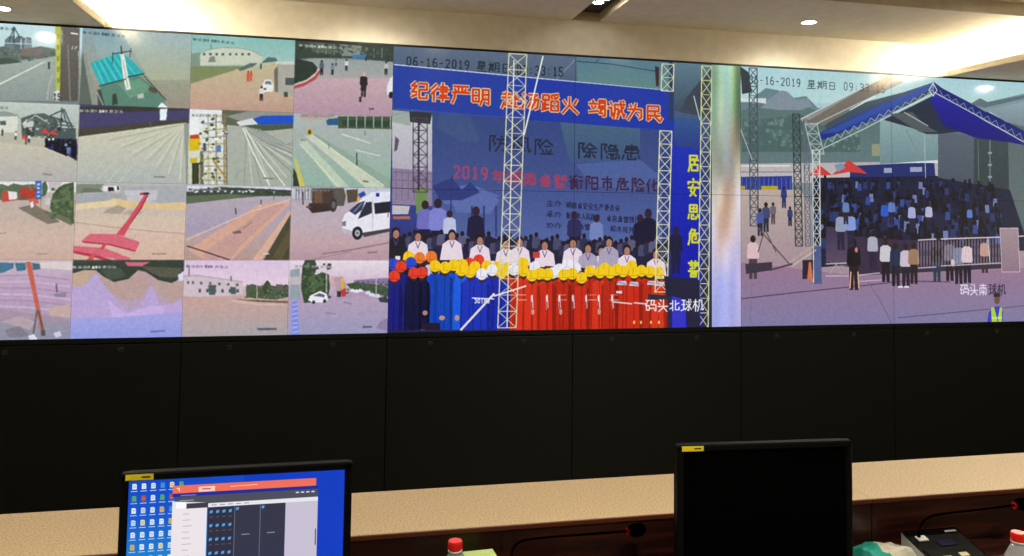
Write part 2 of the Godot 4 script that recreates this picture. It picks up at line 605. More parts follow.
func paint_camera_feeds() -> ImageTexture:
	begin_picture(1280,960)
	clip = Rect2i(0,0,320,240)
	ramp(["b8dce4","c4dde0","8fa097","83918b","707c7c"])
	gr("c6e4ea","b9d2d2",[-22,-3,248,-2,252,89,-17,95])
	pg("5c6e74",[102,88,103,51,114,38,125,37,130,46,138,36,149,36,155,42,163,38,175,40,179,84])
	pg("6d7f86",[106,54,114,41,122,41,128,53,129,87,107,88])
	pg("7d9098",[155,48,163,41,172,44,178,56,179,84,157,85])
	ln("37474c",2.5,[126,9,114,56])
	ln("37474c",2.5,[126,9,147,48])
	ln("37474c",3.1,[126,9,128,62])
	ln("d8e4e4",2.2,[101,60,181,59])
	ln("d8e4e4",2.5,[147,42,149,98])
	ln("c8d8d8",2.2,[161,41,161,60])
	pg("5f6f68",[9,87,107,69,124,81,146,79,173,72,201,64,246,70,247,99,174,106,120,118,12,136])
	dabs(68,60,["4c5c54","6c7c70","5a5e58","78807a"],80,83,247,111,3.4)
	pg("7a706a",[146,76,195,67,212,79,202,95,146,98])
	pg("48564e",[10,109,119,106,153,116,126,130,12,148])
	gr("a3b0a6","8a9694",[12,142,158,116,247,92,258,232,16,242])
	pg("c3cdc2",[69,207,69,200,214,110,225,109])
	ln("d9ded2",3.4,[79,197,208,116])
	ln("c8b8a8",2.5,[240,149,231,183,227,230])
	pg("3a4440",[225,112,231,112,231,134,226,134])
	tx("3e5a58",1.4,"06-16-2019 星期日 09:33:15",11,14,124,16,8.0)
	pg("b9c04a",[241,-4,257,-2,264,197,251,198])
	pg("8f9440",[247,23,254,23,254,39,247,39])
	pg("8f9440",[248,58,255,57,256,73,249,73])
	pg("8f9440",[249,92,256,92,257,107,250,108])
	pg("8f9440",[251,126,258,126,258,142,251,142])
	pg("8f9440",[252,161,259,160,260,176,253,176])
	gr("6a6662","58564f",[257,-2,311,1,314,229,263,232])
	ln("e8ece8",4.4,[286,18,306,20])
	ln("dcdcd0",2.5,[291,68,293,58])
	ln("dcdcd0",2.5,[299,67,305,58])
	ln("8a8680",3.1,[279,56,292,227])
	ln("b8b4ac",2.5,[260,7,262,54])
	pg("9aa89c",[308,70,314,82,354,237,343,237,313,132])
	pg("d8dcd8",[246,226,246,204,257,198,262,201,263,232,247,232])
	tx("2f3438",3.1,"15",243,219,266,219,21.7)
	clip = Rect2i(320,0,320,240)
	ramp(["86a6b0","93aeb0","98a496","9a9a86","988f86"])
	gr("a0b6ba","aab094",[426,0,639,-1,638,148,520,153])
	gr("8ea6ae","989c90",[306,7,345,5,373,129,321,101])
	pg("8d968a",[319,69,332,87,372,236,349,240,316,132])
	pg("5f6862",[307,39,323,88,355,243,312,245])
	pg("46504c",[367,193,387,185,412,244,372,246])
	ln("a9b0aa",3.8,[381,192,400,241])
	ln("a9b0aa",3.1,[367,199,389,245])
	pg("5c8474",[375,180,409,159,490,142,526,172,563,209,570,247,395,254])
	pg("69997f",[427,171,490,149,527,185,463,213])
	pg("30b0b4",[344,109,409,80,435,72,459,90,501,132,501,138,444,154,375,176])
	ln("5fd0d0",2.8,[355,107,386,173])
	ln("5fd0d0",2.8,[369,101,404,166])
	ln("5fd0d0",2.8,[383,94,422,159])
	ln("5fd0d0",2.8,[398,88,439,152])
	ln("5fd0d0",2.8,[412,82,457,145])
	ln("5fd0d0",2.8,[426,76,475,138])
	ln("1798a4",2.2,[361,105,395,169])
	ln("1798a4",2.2,[376,99,413,162])
	ln("1798a4",2.2,[390,92,430,155])
	ln("1798a4",2.2,[405,86,448,149])
	ln("1798a4",2.2,[420,80,466,142])
	ln("2a3634",2.8,[406,77,461,64])
	ln("2a3634",3.2,[431,50,435,82])
	ln("2a3634",1.9,[409,70,407,109])
	ln("2a3634",1.9,[460,55,458,84])
	pg("e4e6dc",[430,76,441,75,455,144,465,185,451,190,440,145])
	ln("9c9890",1.9,[438,94,456,182])
	ln("31433d",3.1,[372,180,449,154])
	ln("31433d",4.4,[455,147,501,135])
	ln("3c4c44",3.2,[502,142,569,215])
	pg("5c4a44",[520,173,544,184,539,197,515,186])
	pg("b8c0bc",[483,203,501,196,504,211,487,215])
	pg("39463f",[411,206,422,199,429,234,412,238])
	pg("e6ecec",[543,242,557,222,576,240])
	tx("3e5054",1.4,"06-16-2019 星期日 09:33:15",320,13,441,18,8.2)
	clip = Rect2i(640,0,320,240)
	ramp(["86c0b6","a3cbc0","b9b894","bfa88e","b89888"])
	gr("84bab4","a6c6c0",[633,-4,968,-2,970,78,637,103])
	pg("7e9486",[630,64,666,56,667,101,631,103])
	pg("c6ccba",[666,62,686,48,732,37,781,36,818,40,859,58,857,84,667,98])
	ln("8d998c",2.3,[666,62,686,48,732,37,781,36,818,40,859,58])
	pg("4e605c",[675,58,682,58,682,66,675,66])
	pg("4e605c",[693,57,701,57,701,65,694,65])
	pg("4e605c",[712,56,720,56,720,64,713,64])
	pg("4e605c",[731,55,739,55,739,63,731,63])
	pg("4e605c",[754,54,761,53,761,61,754,62])
	pg("4e605c",[773,53,780,52,780,60,773,61])
	pg("4e605c",[792,52,799,51,800,59,792,60])
	pg("4e605c",[811,51,819,50,819,58,811,58])
	pg("7c8478",[691,87,696,70,708,66,715,85])
	ln("58706a",2.3,[698,28,699,44])
	pg("566c60",[857,78,875,60,900,62,907,72,857,81])
	pg("7c875c",[637,103,807,93,765,112,639,160])
	gr("bdb992","c49c8c",[639,160,789,104,907,75,973,197,642,244])
	pg("5a6a6a",[783,105,820,83,844,82,826,96,789,111])
	pg("c8ccc4",[900,72,970,71,970,81,901,82])
	pg("a9a89c",[904,82,970,81,973,187,910,183])
	pg("4a5656",[932,126,971,124,972,148,932,149])
	pg("6e6a64",[895,102,907,88,910,174,900,174])
	pg("e4e6e4",[860,150,868,135,886,134,895,151,894,174,863,176])
	pg("6b7a80",[867,149,871,139,885,139,890,150])
	pg("7a3c34",[864,163,872,162,872,169,864,169])
	man(815,145,36,"d8603c","c85038","2a2220")
	man(824,142,33,"d8603c","c85038","2a2220")
	man(858,205,49,"d8d4d0","2c2830","2a2220")
	man(854,101,20,"4a5a54","24242c","2a2220")
	pg("4a4a48",[928,173,941,172,941,189,929,189])
	tx("3c5a58",1.5,"06-16-2019 星期日 09:33:15",643,15,768,20,8.4)
	clip = Rect2i(960,0,320,240)
	ramp(["3e4b44","7f8f8c","a9a6a2","c0a4a8","b896a4"])
	pg("3a463f",[955,-1,1288,-1,1289,54,1137,49,1008,56,957,66])
	pg("56624f",[1006,3,1090,4,1078,39,1014,36])
	pg("828a80",[1103,4,1175,6,1170,40,1111,44])
	ln("9ba69f",1.7,[1032,8,1033,41])
	ln("9ba69f",1.7,[1058,8,1059,41])
	ln("9ba69f",1.7,[1084,8,1085,42])
	ln("9ba69f",1.7,[1110,8,1111,42])
	ln("9ba69f",1.7,[1136,8,1137,42])
	ln("9ba69f",1.7,[1162,9,1163,42])
	ln("9ba69f",1.7,[1189,9,1189,43])
	ln("9ba69f",1.7,[1215,9,1216,43])
	ln("9ba69f",1.7,[1242,9,1242,43])
	pg("3f78a8",[1145,37,1189,34,1190,48,1145,50])
	gr("93a09e","ada7a6",[957,72,1033,55,1289,54,1291,108,1106,111,959,138])
	pg("2f3a35",[957,59,1015,69,1034,88,1029,115,959,145])
	pg("c8bdb4",[959,145,997,130,1028,102,1034,85,1039,94,1029,118,991,143,960,155])
	pg("b04a4c",[959,151,997,136,1025,115,1038,94,1041,101,1029,125,991,150,960,161])
	gr("c4a8ae","b08fa2",[960,165,998,150,1042,121,1291,108,1293,244,962,257])
	man(1046,111,50,"56606c","24242c","2a2220")
	man(1081,109,40,"7484a0","24242c","2a2220")
	man(1092,78,23,"8a94a0","24242c","2a2220")
	man(1126,93,40,"d0d0cc","3a3c40","2a2220")
	man(1257,100,47,"b8bcb8","30383c","2a2220")
	man(1184,178,84,"2a262c","2c282e","d0a898")
	man(1263,55,20,"38443f","24242c","2a2220")
	man(1190,56,17,"2c3834","24242c","2a2220")
	pg("3c3234",[1170,178,1178,178,1178,195,1170,195])
	pg("e2e2e8",[1261,140,1271,109,1290,95,1292,169,1262,167])
	el("25252c",1275,167,7.3,11.5)
	pg("6a5a60",[1203,214,1220,213,1220,220,1203,220])
	dabs(61,60,["2c3830","4c5a4c","68746a","3a463e"],962,9,1276,34,3.7)
	tx("c8d2d0",1.5,"06-16-2019 星期日 09:33:15",972,15,1110,17,8.0)
	clip = Rect2i(0,240,320,240)
	ramp(["bfcac4","b4beb6","b9b4a2","b9b29e","a9a6a8"])
	pg("8f9a94",[45,281,110,269,148,277,154,289,46,296])
	pg("d6d8cc",[45,290,149,283,148,332,48,341])
	pg("50605c",[100,300,116,299,117,312,101,312])
	pg("54625e",[157,289,190,275,220,271,260,291,262,340,162,344])
	pg("c8ccc4",[161,304,174,291,194,299,192,315,167,319])
	pg("39443f",[172,316,194,315,196,345,173,346])
	ln("d0d4d0",2.8,[177,297,198,278,238,304])
	ln("3f4f54",3.7,[237,279,273,259])
	ln("3f4f54",3.7,[273,259,283,296])
	ln("3f4f54",3.7,[237,279,300,302])
	ln("3f4f54",3.7,[270,253,268,340])
	ln("3f4f54",3.7,[276,256,307,326])
	ln("3f4f54",3.7,[249,282,257,340])
	ln("3f4f54",3.7,[238,304,306,308])
	ln("3f4f54",3.7,[283,293,302,339])
	ln("3f4f54",3.7,[260,284,272,309])
	pg("4a5a5c",[228,317,312,314,313,351,229,347])
	dabs(69,50,["2f3a38","5c6a68","78827c","46524e","b8bcb8"],165,288,307,345,3.1)
	pg("d0433c",[212,333,225,317,239,332])
	pg("d0433c",[234,335,247,322,265,337])
	pg("c85048",[162,344,176,340,179,352,163,353])
	pg("28303e",[226,348,316,348,319,416,281,392,227,372])
	mob(11,231,350,314,381,40,9)
	man(145,356,27,"e0dcd4","50545c","2a2220")
	man(108,345,21,"40484c","24242c","2a2220")
	man(174,368,24,"b84a44","3c3c44","2a2220")
	man(182,364,28,"d8d4d0","3c3c44","2a2220")
	man(238,363,18,"e4e4e4","24242c","2a2220")
	man(249,362,18,"dfe4ea","24242c","2a2220")
	man(286,383,25,"7a98c0","24242c","2a2220")
	gr("c6c2ae","b0aeae",[48,360,225,375,281,398,319,422,322,487,54,493])
	tx("50605e",1.4,"06-16-2019 星期日 09:33:15",12,258,120,259,7.9)
	ln("8a8886",4.9,[225,458,250,461])
	clip = Rect2i(320,240,320,240)
	ramp(["42406c","4c4a44","b9b8a2","b7b8aa","a3a9ae"])
	pg("46446a",[310,258,635,238,637,279,312,320])
	pg("3c3a38",[309,248,635,231,630,244,436,259,310,267])
	pg("47453c",[312,317,637,273,637,289,313,345])
	gr("d2cfb4","aab2b2",[310,342,631,284,644,486,316,493])
	ln("c2c0a8",3.7,[319,341,226,415])
	ln("c2c0a8",3.7,[350,336,252,424])
	ln("c2c0a8",3.7,[381,330,277,434])
	ln("c2c0a8",3.8,[412,325,303,443])
	ln("c2c0a8",3.8,[444,319,329,452])
	ln("c2c0a8",3.8,[476,314,355,461])
	ln("c2c0a8",3.8,[507,308,380,471])
	ln("c2c0a8",3.8,[540,303,407,480])
	ln("c2c0a8",3.8,[572,297,433,489])
	ln("b2b4a4",5.7,[627,289,410,348])
	ln("b2b4a4",5.7,[627,289,446,371])
	ln("b2b4a4",5.7,[627,289,481,396])
	ln("b2b4a4",5.7,[627,289,517,420])
	ln("b2b4a4",5.7,[627,289,553,444])
	ln("b2b4a4",5.7,[627,289,590,468])
	ln("b2b4a4",5.7,[627,289,626,493])
	ln("cbccb8",4.5,[625,292,440,365])
	ln("cbccb8",4.5,[625,292,475,386])
	ln("cbccb8",4.5,[625,292,511,407])
	ln("cbccb8",4.5,[625,292,547,428])
	ln("cbccb8",4.5,[625,292,583,450])
	ln("cbccb8",4.5,[625,292,619,471])
	pg("8f9890",[625,286,640,286,647,486,638,486])
	pg("e4f2f2",[552,244,574,242,572,279,553,280])
	pg("6c6a5c",[524,284,527,283,528,306,525,306])
	tx("dcdcd8",1.4,"06-16-2019 星期日 09:33:15",321,259,444,257,8.1)
	ln("80827c",5.0,[542,460,574,459])
	clip = Rect2i(640,240,320,240)
	ramp(["d9e0e0","b7bcb0","a6aca2","a2aca0","9aa59a"])
	gr("e4e8ea","c9c9b0",[635,238,750,239,758,484,644,486])
	pg("5c6450",[738,240,974,237,975,276,826,301,759,304,740,285])
	pg("8f928c",[751,259,824,239,975,240,975,250,794,273])
	pg("1f50c4",[819,272,862,253,968,248,969,275,863,282])
	pg("d4d8dc",[782,277,831,262,850,281,795,289])
	pg("4a5a44",[801,289,975,276,976,289,882,302,814,302])
	gr("adb0a8","a2ad9f",[755,288,807,289,863,303,970,293,975,479,758,484])
	ln("8f968d",2.9,[801,291,815,334,813,489])
	ln("c2c8bc",3.2,[801,291,821,335,839,481])
	ln("8f968d",3.6,[801,291,828,336,865,474])
	ln("c2c8bc",3.9,[801,291,835,337,891,466])
	ln("8f968d",4.2,[801,291,842,338,918,458])
	ln("c2c8bc",4.5,[801,291,849,339,944,451])
	ln("8f968d",4.9,[801,291,856,340,970,443])
	ln("c2c8bc",5.2,[801,291,863,342,997,435])
	ln("8f968d",5.5,[801,291,869,343,1024,427])
	ln("c2c8bc",5.8,[801,291,876,344,1051,419])
	ln("8f968d",6.2,[801,291,883,345,1078,411])
	ln("8b918c",3.2,[826,295,883,338,985,387])
	ln("8b918c",3.2,[835,295,902,341,984,368])
	ln("8b918c",3.2,[844,296,921,344,984,348])
	ln("8b918c",3.3,[854,297,940,346,983,328])
	ln("dfe6d8",4.5,[804,296,834,366,893,481])
	ln("dfe6d8",3.9,[810,295,866,384,940,480])
	pg("d8b820",[642,337,675,332,674,371,643,375])
	pg("c8482c",[644,324,671,320,672,334,643,336])
	pg("e8ecec",[642,269,666,262,674,320,644,324])
	pg("c9b030",[647,397,668,396,668,412,647,413])
	pg("3a4030",[653,413,674,412,676,479,655,480])
	pg("6c6c50",[676,374,688,374,691,485,679,485])
	ln("d9dcc8",4.2,[684,255,693,485])
	ln("b9b48c",4.2,[696,254,705,485])
	ln("e4e6d8",4.2,[708,254,717,485])
	ln("a08c50",4.2,[720,253,729,484])
	ln("d8d8c0",4.2,[733,253,741,484])
	ln("8e7c4c",4.2,[745,252,753,484])
	ln("6f6a58",4.2,[751,252,760,484])
	ln("6a88b0",2.6,[682,287,751,275])
	ln("8a8a68",2.6,[683,310,752,299])
	ln("6a88b0",2.6,[684,332,753,323])
	ln("8a8a68",2.6,[684,354,754,347])
	ln("6a88b0",2.6,[685,377,755,371])
	ln("8a8a68",2.6,[686,399,755,396])
	ln("6a88b0",2.6,[686,422,756,420])
	ln("8a8a68",2.6,[687,444,757,444])
	ln("6a88b0",2.5,[688,466,757,468])
	dabs(71,70,["c8c8b0","8c7c50","e8ece4","506078","a89040","405038"],672,268,758,477,3.5)
	ln("b0843c",5.1,[716,402,757,458])
	pg("5a7ab4",[724,356,739,356,739,375,724,376])
	pg("44506c",[684,348,693,348,694,370,685,370])
	tx("7c8484",1.4,"06-16-2019 星期日 09:33:15",648,260,739,259,8.4)
	ln("78807a",4.5,[871,456,905,458])
	ln("8b9088",2.2,[785,464,793,438,802,435])
	clip = Rect2i(960,240,320,240)
	ramp(["98a8a6","a8b2aa","9fb2a6","98b2a2","96ac9c"])
	pg("aab4b4",[962,240,1293,244,1294,274,963,286])
	pg("45553f",[1103,245,1293,240,1294,281,1104,285])
	pg("2f4538",[1116,257,1294,254,1294,274,1117,277])
	pg("2f5c86",[1064,256,1103,251,1104,275,1068,276])
	pg("b8a8a0",[981,243,1064,240,1071,259,982,266])
	ln("b9c6b4",2.7,[1135,240,1136,283])
	ln("b9c6b4",2.7,[1163,239,1164,282])
	ln("b9c6b4",2.7,[1191,238,1192,281])
	ln("b9c6b4",2.7,[1219,237,1220,280])
	ln("b9c6b4",2.7,[1247,236,1248,279])
	ln("b9c6b4",2.7,[1275,234,1276,278])
	ln("9a6a60",3.3,[987,246,1090,245])
	gr("a9b0ae","90b2a2",[963,286,1294,284,1298,486,969,492])
	pg("c4ccb8",[999,315,1018,307,1259,480,1199,481])
	pg("8fa698",[1018,307,1034,307,1285,453,1285,479,1265,480])
	ln("d2d8c4",4.9,[1021,311,1258,473])
	pg("b8c8b2",[977,329,996,321,1147,482,1102,483])
	ln("d4dac8",3.6,[984,342,1115,483])
	pg("c6c060",[966,388,972,388,1006,485,987,486])
	pg("33402f",[964,421,973,434,987,486,965,486])
	ln("d6dcd6",3.7,[1117,304,1209,331])
	ln("d6dcd6",3.3,[1164,356,1243,373])
	el("c8b020",1013,301,8.3,11.9)
	ln("c9a8a0",3.0,[1013,242,1016,294])
	pg("4a4630",[1008,295,1017,294,1018,307,1008,308])
	ln("38443f",3.7,[1167,366,1168,406])
	ln("4f5c56",2.6,[1076,339,1076,352])
	ln("4f5c56",2.7,[1192,291,1192,305])
	ln("7a5a50",4.7,[1189,458,1206,461])
	pg("8d9890",[983,325,1002,324,1002,331,983,332])
	tx("8a9490",1.5,"06-16-2019 星期日 09:33:15",981,250,1077,249,7.3)
	clip = Rect2i(0,480,320,240)
	ramp(["c7c4bc","bcaea4","c4b0a4","cdb4a6","c8aa9c"])
	pg("e2e4e6",[54,486,318,481,320,512,55,517])
	pg("5c6f5a",[55,499,114,491,130,497,146,488,169,493,202,489,213,507,215,538,56,541])
	pg("c04a40",[115,518,131,509,156,518,157,539,116,546])
	pg("e4e0e2",[131,512,156,515,157,536,135,539])
	pg("b8382e",[161,505,180,499,208,501,209,529,165,536])
	pg("d25a46",[190,535,212,532,218,547,193,554])
	pg("7c4c48",[165,527,181,526,181,536,165,536])
	pg("3a62b4",[205,480,222,480,224,535,207,535])
	pg("a9c0e4",[210,486,218,486,218,493,210,493])
	pg("a9c0e4",[210,498,218,498,219,505,210,505])
	pg("a9c0e4",[211,511,219,510,219,517,211,517])
	pg("a9c0e4",[211,523,219,523,220,529,211,529])
	pg("4d6350",[224,486,234,479,241,501,236,522,225,529])
	pg("c4bcbc",[240,482,279,482,275,506,247,513])
	pg("4a5c44",[255,519,269,500,285,488,313,481,318,610,295,604,261,586,249,562])
	pg("5f7052",[275,506,302,493,304,536,282,549])
	pg("7c7468",[161,563,204,550,250,580,278,604,245,611,211,593])
	pg("6d7058",[232,568,306,592,313,616,278,598,238,580])
	dabs(62,60,["3c4e38","5c7050","48603f","6a7c58"],252,501,312,592,4.0)
	dabs(63,30,["4c6048","6c7c64","58684e"],109,494,214,514,3.0)
	pg("e4e4ea",[193,547,201,541,204,559,196,563])
	pg("c8c4c8",[234,532,248,531,248,553,235,553])
	ln("9c7868",2.7,[223,535,223,568])
	ln("a89890",4.2,[101,642,131,639])
	ln("a0948c",4.8,[219,702,246,702])
	clip = Rect2i(320,480,320,240)
	ramp(["b8b4b0","c4b8b0","d2beac","d6b8a8","d2b2a2"])
	pg("7c8a74",[310,487,398,485,387,504,320,518])
	pg("6e746c",[342,496,387,501,399,510,331,514])
	pg("e4e4e8",[396,491,447,490,448,506,396,507])
	pg("26282c",[410,494,427,494,428,506,410,507])
	pg("30343c",[436,491,441,490,442,503,436,503])
	pg("a8acb0",[444,490,644,486,645,537,563,545,527,529,446,543])
	pg("c2c0c8",[456,503,555,501,551,532,469,540])
	pg("a3a8ac",[314,518,416,510,469,521,423,534,321,548])
	pg("dcc090",[423,528,533,545,645,537,646,562,476,558,401,553])
	pg("e0cca4",[315,549,434,534,435,553,316,567])
	pg("a99a8e",[407,566,441,550,464,559,448,578,396,575])
	pg("b6a69a",[470,565,517,570,494,583,453,577])
	ln("a09088",2.1,[312,604,420,618,536,630,649,638])
	ln("a49488",1.9,[496,639,474,683])
	pg("cc5060",[519,511,529,512,511,558,483,602,462,646,438,641,466,602,496,552])
	ln("8e3038",2.5,[526,514,508,558,480,605])
	pg("3c3038",[506,511,526,508,532,514,509,517])
	pg("c23038",[503,511,512,509,512,517,503,517])
	pg("d4687a",[340,662,364,640,438,640,508,664,498,691,422,668])
	pg("b83c4e",[340,662,422,669,498,691,495,695,417,674,346,668])
	pg("d4687a",[315,677,406,683,484,715,476,726,395,708,315,690])
	pg("b43c4c",[315,690,395,708,447,726,430,729,384,714,316,699])
	pg("cc4c50",[405,668,416,668,403,689,394,686])
	pg("cc5450",[372,702,386,699,373,723,356,723])
	ln("a0847c",4.7,[545,701,586,701])
	clip = Rect2i(640,480,320,240)
	ramp(["c0bccc","a9a2b2","b0a2b2","b69e9e","b4948c"])
	pg("d8dae8",[638,486,969,486,969,505,638,512])
	pg("3e4a40",[638,505,668,498,740,487,832,489,894,491,962,493,963,512,869,514,771,509,639,521])
	pg("5e6a54",[639,518,771,509,869,514,778,525,640,543])
	dabs(67,50,["2e3a32","4c5a48","6c7664","c8ccd0"],650,492,963,506,2.9)
	pg("e0e2ea",[668,500,675,500,676,505,668,505])
	pg("e0e2ea",[689,500,696,499,697,504,689,504])
	pg("e0e2ea",[710,499,718,499,718,504,710,504])
	pg("e0e2ea",[731,499,739,499,739,503,731,504])
	pg("e0e2ea",[752,498,760,498,760,503,753,503])
	pg("e0e2ea",[774,498,781,498,781,503,774,503])
	pg("e0e2ea",[795,498,803,497,803,502,795,502])
	pg("e0e2ea",[816,497,824,497,824,502,817,502])
	pg("e0e2ea",[838,497,846,497,846,501,838,502])
	gr("b5a8b4","a39ab2",[640,543,802,521,963,512,964,535,804,598,643,644])
	pg("d2a492",[650,688,852,546,895,533,963,530,933,565,784,720,699,720])
	pg("c49a94",[698,695,841,585,889,546,945,538,807,675,777,720,699,720])
	ln("dcbcae",3.8,[643,657,840,563,963,522])
	pg("d6ac96",[875,720,964,567,964,548,845,720])
	pg("4a4838",[879,723,964,564,971,564,975,726])
	pg("5c543c",[906,713,959,616,967,655,937,720])
	ln("3a3434",3.5,[647,676,704,695,777,720])
	ln("4c4848",4.2,[789,554,791,573])
	ln("544e52",3.2,[867,527,867,540])
	ln("e0e0e0",2.9,[861,546,867,546])
	ln("6a6064",2.6,[907,513,907,526])
	pg("75605c",[781,631,805,624,811,634,787,637])
	ln("8a7068",2.6,[814,618,841,598])
	ln("d8d0c8",4.2,[881,700,896,700])
	tx("7c8088",1.4,"06-16-2019 星期日 09:33:15",650,496,758,497,5.7)
	clip = Rect2i(960,480,320,240)
	ramp(["a8a0ac","b8aab6","bcaab4","bfa4aa","b494a0"])
	pg("c0c4d0",[962,486,1285,479,1286,513,963,519])
	pg("5a5650",[1025,485,1128,483,1135,509,1129,542,1027,544])
	ln("70686a",2.6,[975,486,976,525])
	ln("70686a",2.6,[984,486,985,525])
	ln("70686a",2.6,[994,485,995,525])
	ln("70686a",2.6,[1003,485,1004,524])
	ln("70686a",2.6,[1013,485,1014,524])
	ln("70686a",2.6,[1022,485,1023,524])
	ln("70686a",2.6,[1032,485,1033,524])
	ln("70686a",2.6,[1041,484,1042,524])
	pg("4a3c36",[1026,495,1093,490,1100,533,1088,556,1027,560])
	pg("3a302e",[1017,534,1087,536,1085,559,1028,567,1014,550])
	pg("6c5240",[1032,498,1058,494,1059,533,1033,534])
	el("3c383c",1094,539,12.8,23.0)
	el("6c6464",1096,539,6.1,11.2)
	pg("584a3c",[1135,489,1173,485,1174,525,1142,532])
	pg("6a4a54",[1008,544,1024,544,1024,550,1008,550])
	ln("3c3438",3.3,[997,498,998,538])
	pg("e4e2ee",[1123,595,1133,568,1156,552,1174,526,1197,514,1279,506,1286,506,1288,616,1209,630,1158,637,1128,628])
	pg("dfe0f0",[1181,521,1200,508,1219,494,1285,490,1286,520,1187,528])
	pg("1c2c8c",[1233,497,1244,497,1244,509,1233,509])
	pg("2c4aa0",[1174,502,1193,491,1200,504,1181,515])
	pg("343c54",[1146,558,1175,531,1197,524,1188,554,1166,571])
	pg("2e3040",[1185,561,1201,528,1220,527,1221,564,1176,584])
	pg("262834",[1227,531,1286,523,1287,560,1231,567])
	ln("b0aebc",2.3,[1223,524,1224,620])
	ln("8890b8",3.3,[1162,561,1188,531])
	pg("7a7888",[1124,595,1137,591,1137,608,1125,608])
	pg("b8b4c4",[1125,615,1157,624,1158,637,1128,631])
	el("26262e",1175,631,16.9,21.8)
	el("b4b4c0",1175,631,8.4,11.2)
	el("4c4c58",1175,631,3.2,4.3)
	pg("48404a",[1190,630,1288,613,1288,623,1197,644])
	ln("a84040",3.0,[1274,560,1274,576])
	pg("e0a840",[1171,512,1179,508,1178,528,1171,528])
	ln("826c74",3.6,[1063,700,1152,687,1289,660])
	ln("94808a",2.9,[994,726,1152,693])
	ln("8a7480",5.3,[1211,696,1240,693])
	tx("7a7884",1.5,"06-16-2019 星期日 09:33:15",975,492,1083,493,5.9)
	clip = Rect2i(0,720,320,240)
	ramp(["c6b8c2","bca2be","b79cbb","a89cb2","9298b8"])
	pg("467490",[92,727,157,729,155,745,131,757,93,768])
	pg("3f7088",[159,729,189,729,190,751,166,754])
	pg("4a6878",[206,729,228,732,229,748,210,751])
	pg("d8cccc",[228,726,317,726,318,751,229,745])
	ln("a48cac",3.6,[107,768,202,766,313,781])
	ln("cdb8d4",3.6,[108,786,203,785,314,801])
	ln("a48cac",3.6,[108,804,204,805,315,820])
	ln("cdb8d4",3.6,[109,822,204,825,316,840])
	ln("a48cac",3.6,[110,840,205,844,317,859])
	ln("cdb8d4",3.6,[111,858,206,864,317,879])
	ln("a48cac",3.6,[112,876,207,883,318,898])
	pg("a890a4",[98,864,174,874,251,890,318,903,319,915,99,894])
	pg("c2a8a4",[256,866,316,854,318,897,262,890])
	gr("9c92a0","8b90a8",[99,888,318,909,321,976,102,971])
	pg("b4a0ac",[126,906,180,889,224,907,209,931])
	pg("7f7c8a",[138,930,181,919,210,949,155,954])
	pg("c8604c",[189,726,202,726,220,811,248,938,240,944,216,841])
	pg("a84e48",[202,726,203,726,249,938,248,938])
	ln("585c58",4.2,[226,871,218,946])
	ln("50544c",4.2,[231,877,248,947])
	pg("e0e0ea",[204,949,220,943,232,962,210,964])
	pg("4c5450",[239,932,251,932,252,950,240,950])
	pg("c8c8e4",[275,941,292,936,298,951,281,957])
	ln("484048",3.0,[276,793,279,818])
	pg("8c8494",[268,824,304,818,304,833,276,833])
	clip = Rect2i(320,720,320,240)
	ramp(["404a42","94887e","b0a0c0","9ca0d8","8a98dc"])
	gr("bb9c94","b4a0c6",[312,751,640,739,645,895,317,879])
	pg("c0a692",[312,757,385,745,353,800,314,800])
	pg("b8a4d2",[314,806,359,794,383,760,409,782,446,843,482,884,516,863,548,795,574,863,638,845,647,939,319,933])
	pg("b89c98",[392,775,512,770,542,795,515,838,475,844,434,825])
	pg("b89e98",[554,801,571,770,642,783,643,833,609,857,579,832])
	pg("c6aee2",[423,843,476,887,545,863,591,863,575,907,437,898])
	gr("a8a4de","8b9ae0",[318,897,431,898,645,883,648,976,321,969])
	pg("37423a",[311,726,639,720,641,770,606,792,565,782,529,757,506,751,478,779,438,788,409,772,383,751,352,751,313,763])
	pg("4a5448",[397,751,454,745,472,770,426,782])
	pg("58584c",[511,739,634,745,630,776,571,773])
	pg("c86a7c",[467,726,540,726,517,739,476,739])
	pg("d8d8f0",[623,767,641,754,642,783,627,786])
	tx("e0e2e4",1.4,"06-16-2019 星期日 09:33:15",320,742,442,742,8.0)
	ln("7078b0",6.2,[550,943,591,941])
	clip = Rect2i(640,720,320,240)
	ramp(["dcc6dc","dcc4d8","c2a29e","b2a2a4","9ea0ac"])
	gr("d6c0de","e2cbdc",[633,714,975,713,977,803,636,801])
	pg("cdbcc6",[638,767,683,766,819,787,820,831,685,836,640,833])
	pg("b9aab2",[638,767,683,766,819,787,819,791,683,772,638,773])
	pg("5c6468",[689,788,696,788,697,797,690,797])
	pg("5c6468",[716,789,723,789,724,798,717,798])
	pg("5c6468",[743,791,751,791,751,800,744,800])
	pg("5c6468",[771,793,778,793,778,801,771,801])
	pg("5c6468",[798,794,805,794,806,803,798,803])
	pg("4c5458",[686,811,693,811,693,822,686,822])
	pg("4c5458",[708,811,716,811,716,822,709,822])
	pg("4c5458",[731,811,738,812,739,823,731,822])
	pg("4c5458",[754,812,761,812,762,823,754,823])
	pg("4c5458",[777,812,784,812,785,823,777,823])
	pg("4c5458",[800,812,807,812,808,823,800,823])
	pg("5c6468",[651,786,657,786,657,795,651,795])
	pg("5c6468",[665,786,671,786,672,795,666,795])
	pg("4c5c5c",[714,799,738,799,736,830,718,830])
	pg("4c5c5c",[780,805,798,806,799,828,784,828])
	ln("6c5c60",3.1,[655,739,656,767])
	ln("584c50",2.9,[782,771,783,786])
	pg("4e5c48",[829,803,847,796,872,803,890,797,915,803,971,810,972,836,916,848,830,838])
	pg("3a4838",[884,797,893,784,902,793,909,816,891,835,878,822])
	pg("4e5a40",[841,809,878,803,873,841,842,838])
	pg("6a5c5c",[921,797,971,803,971,816,921,816])
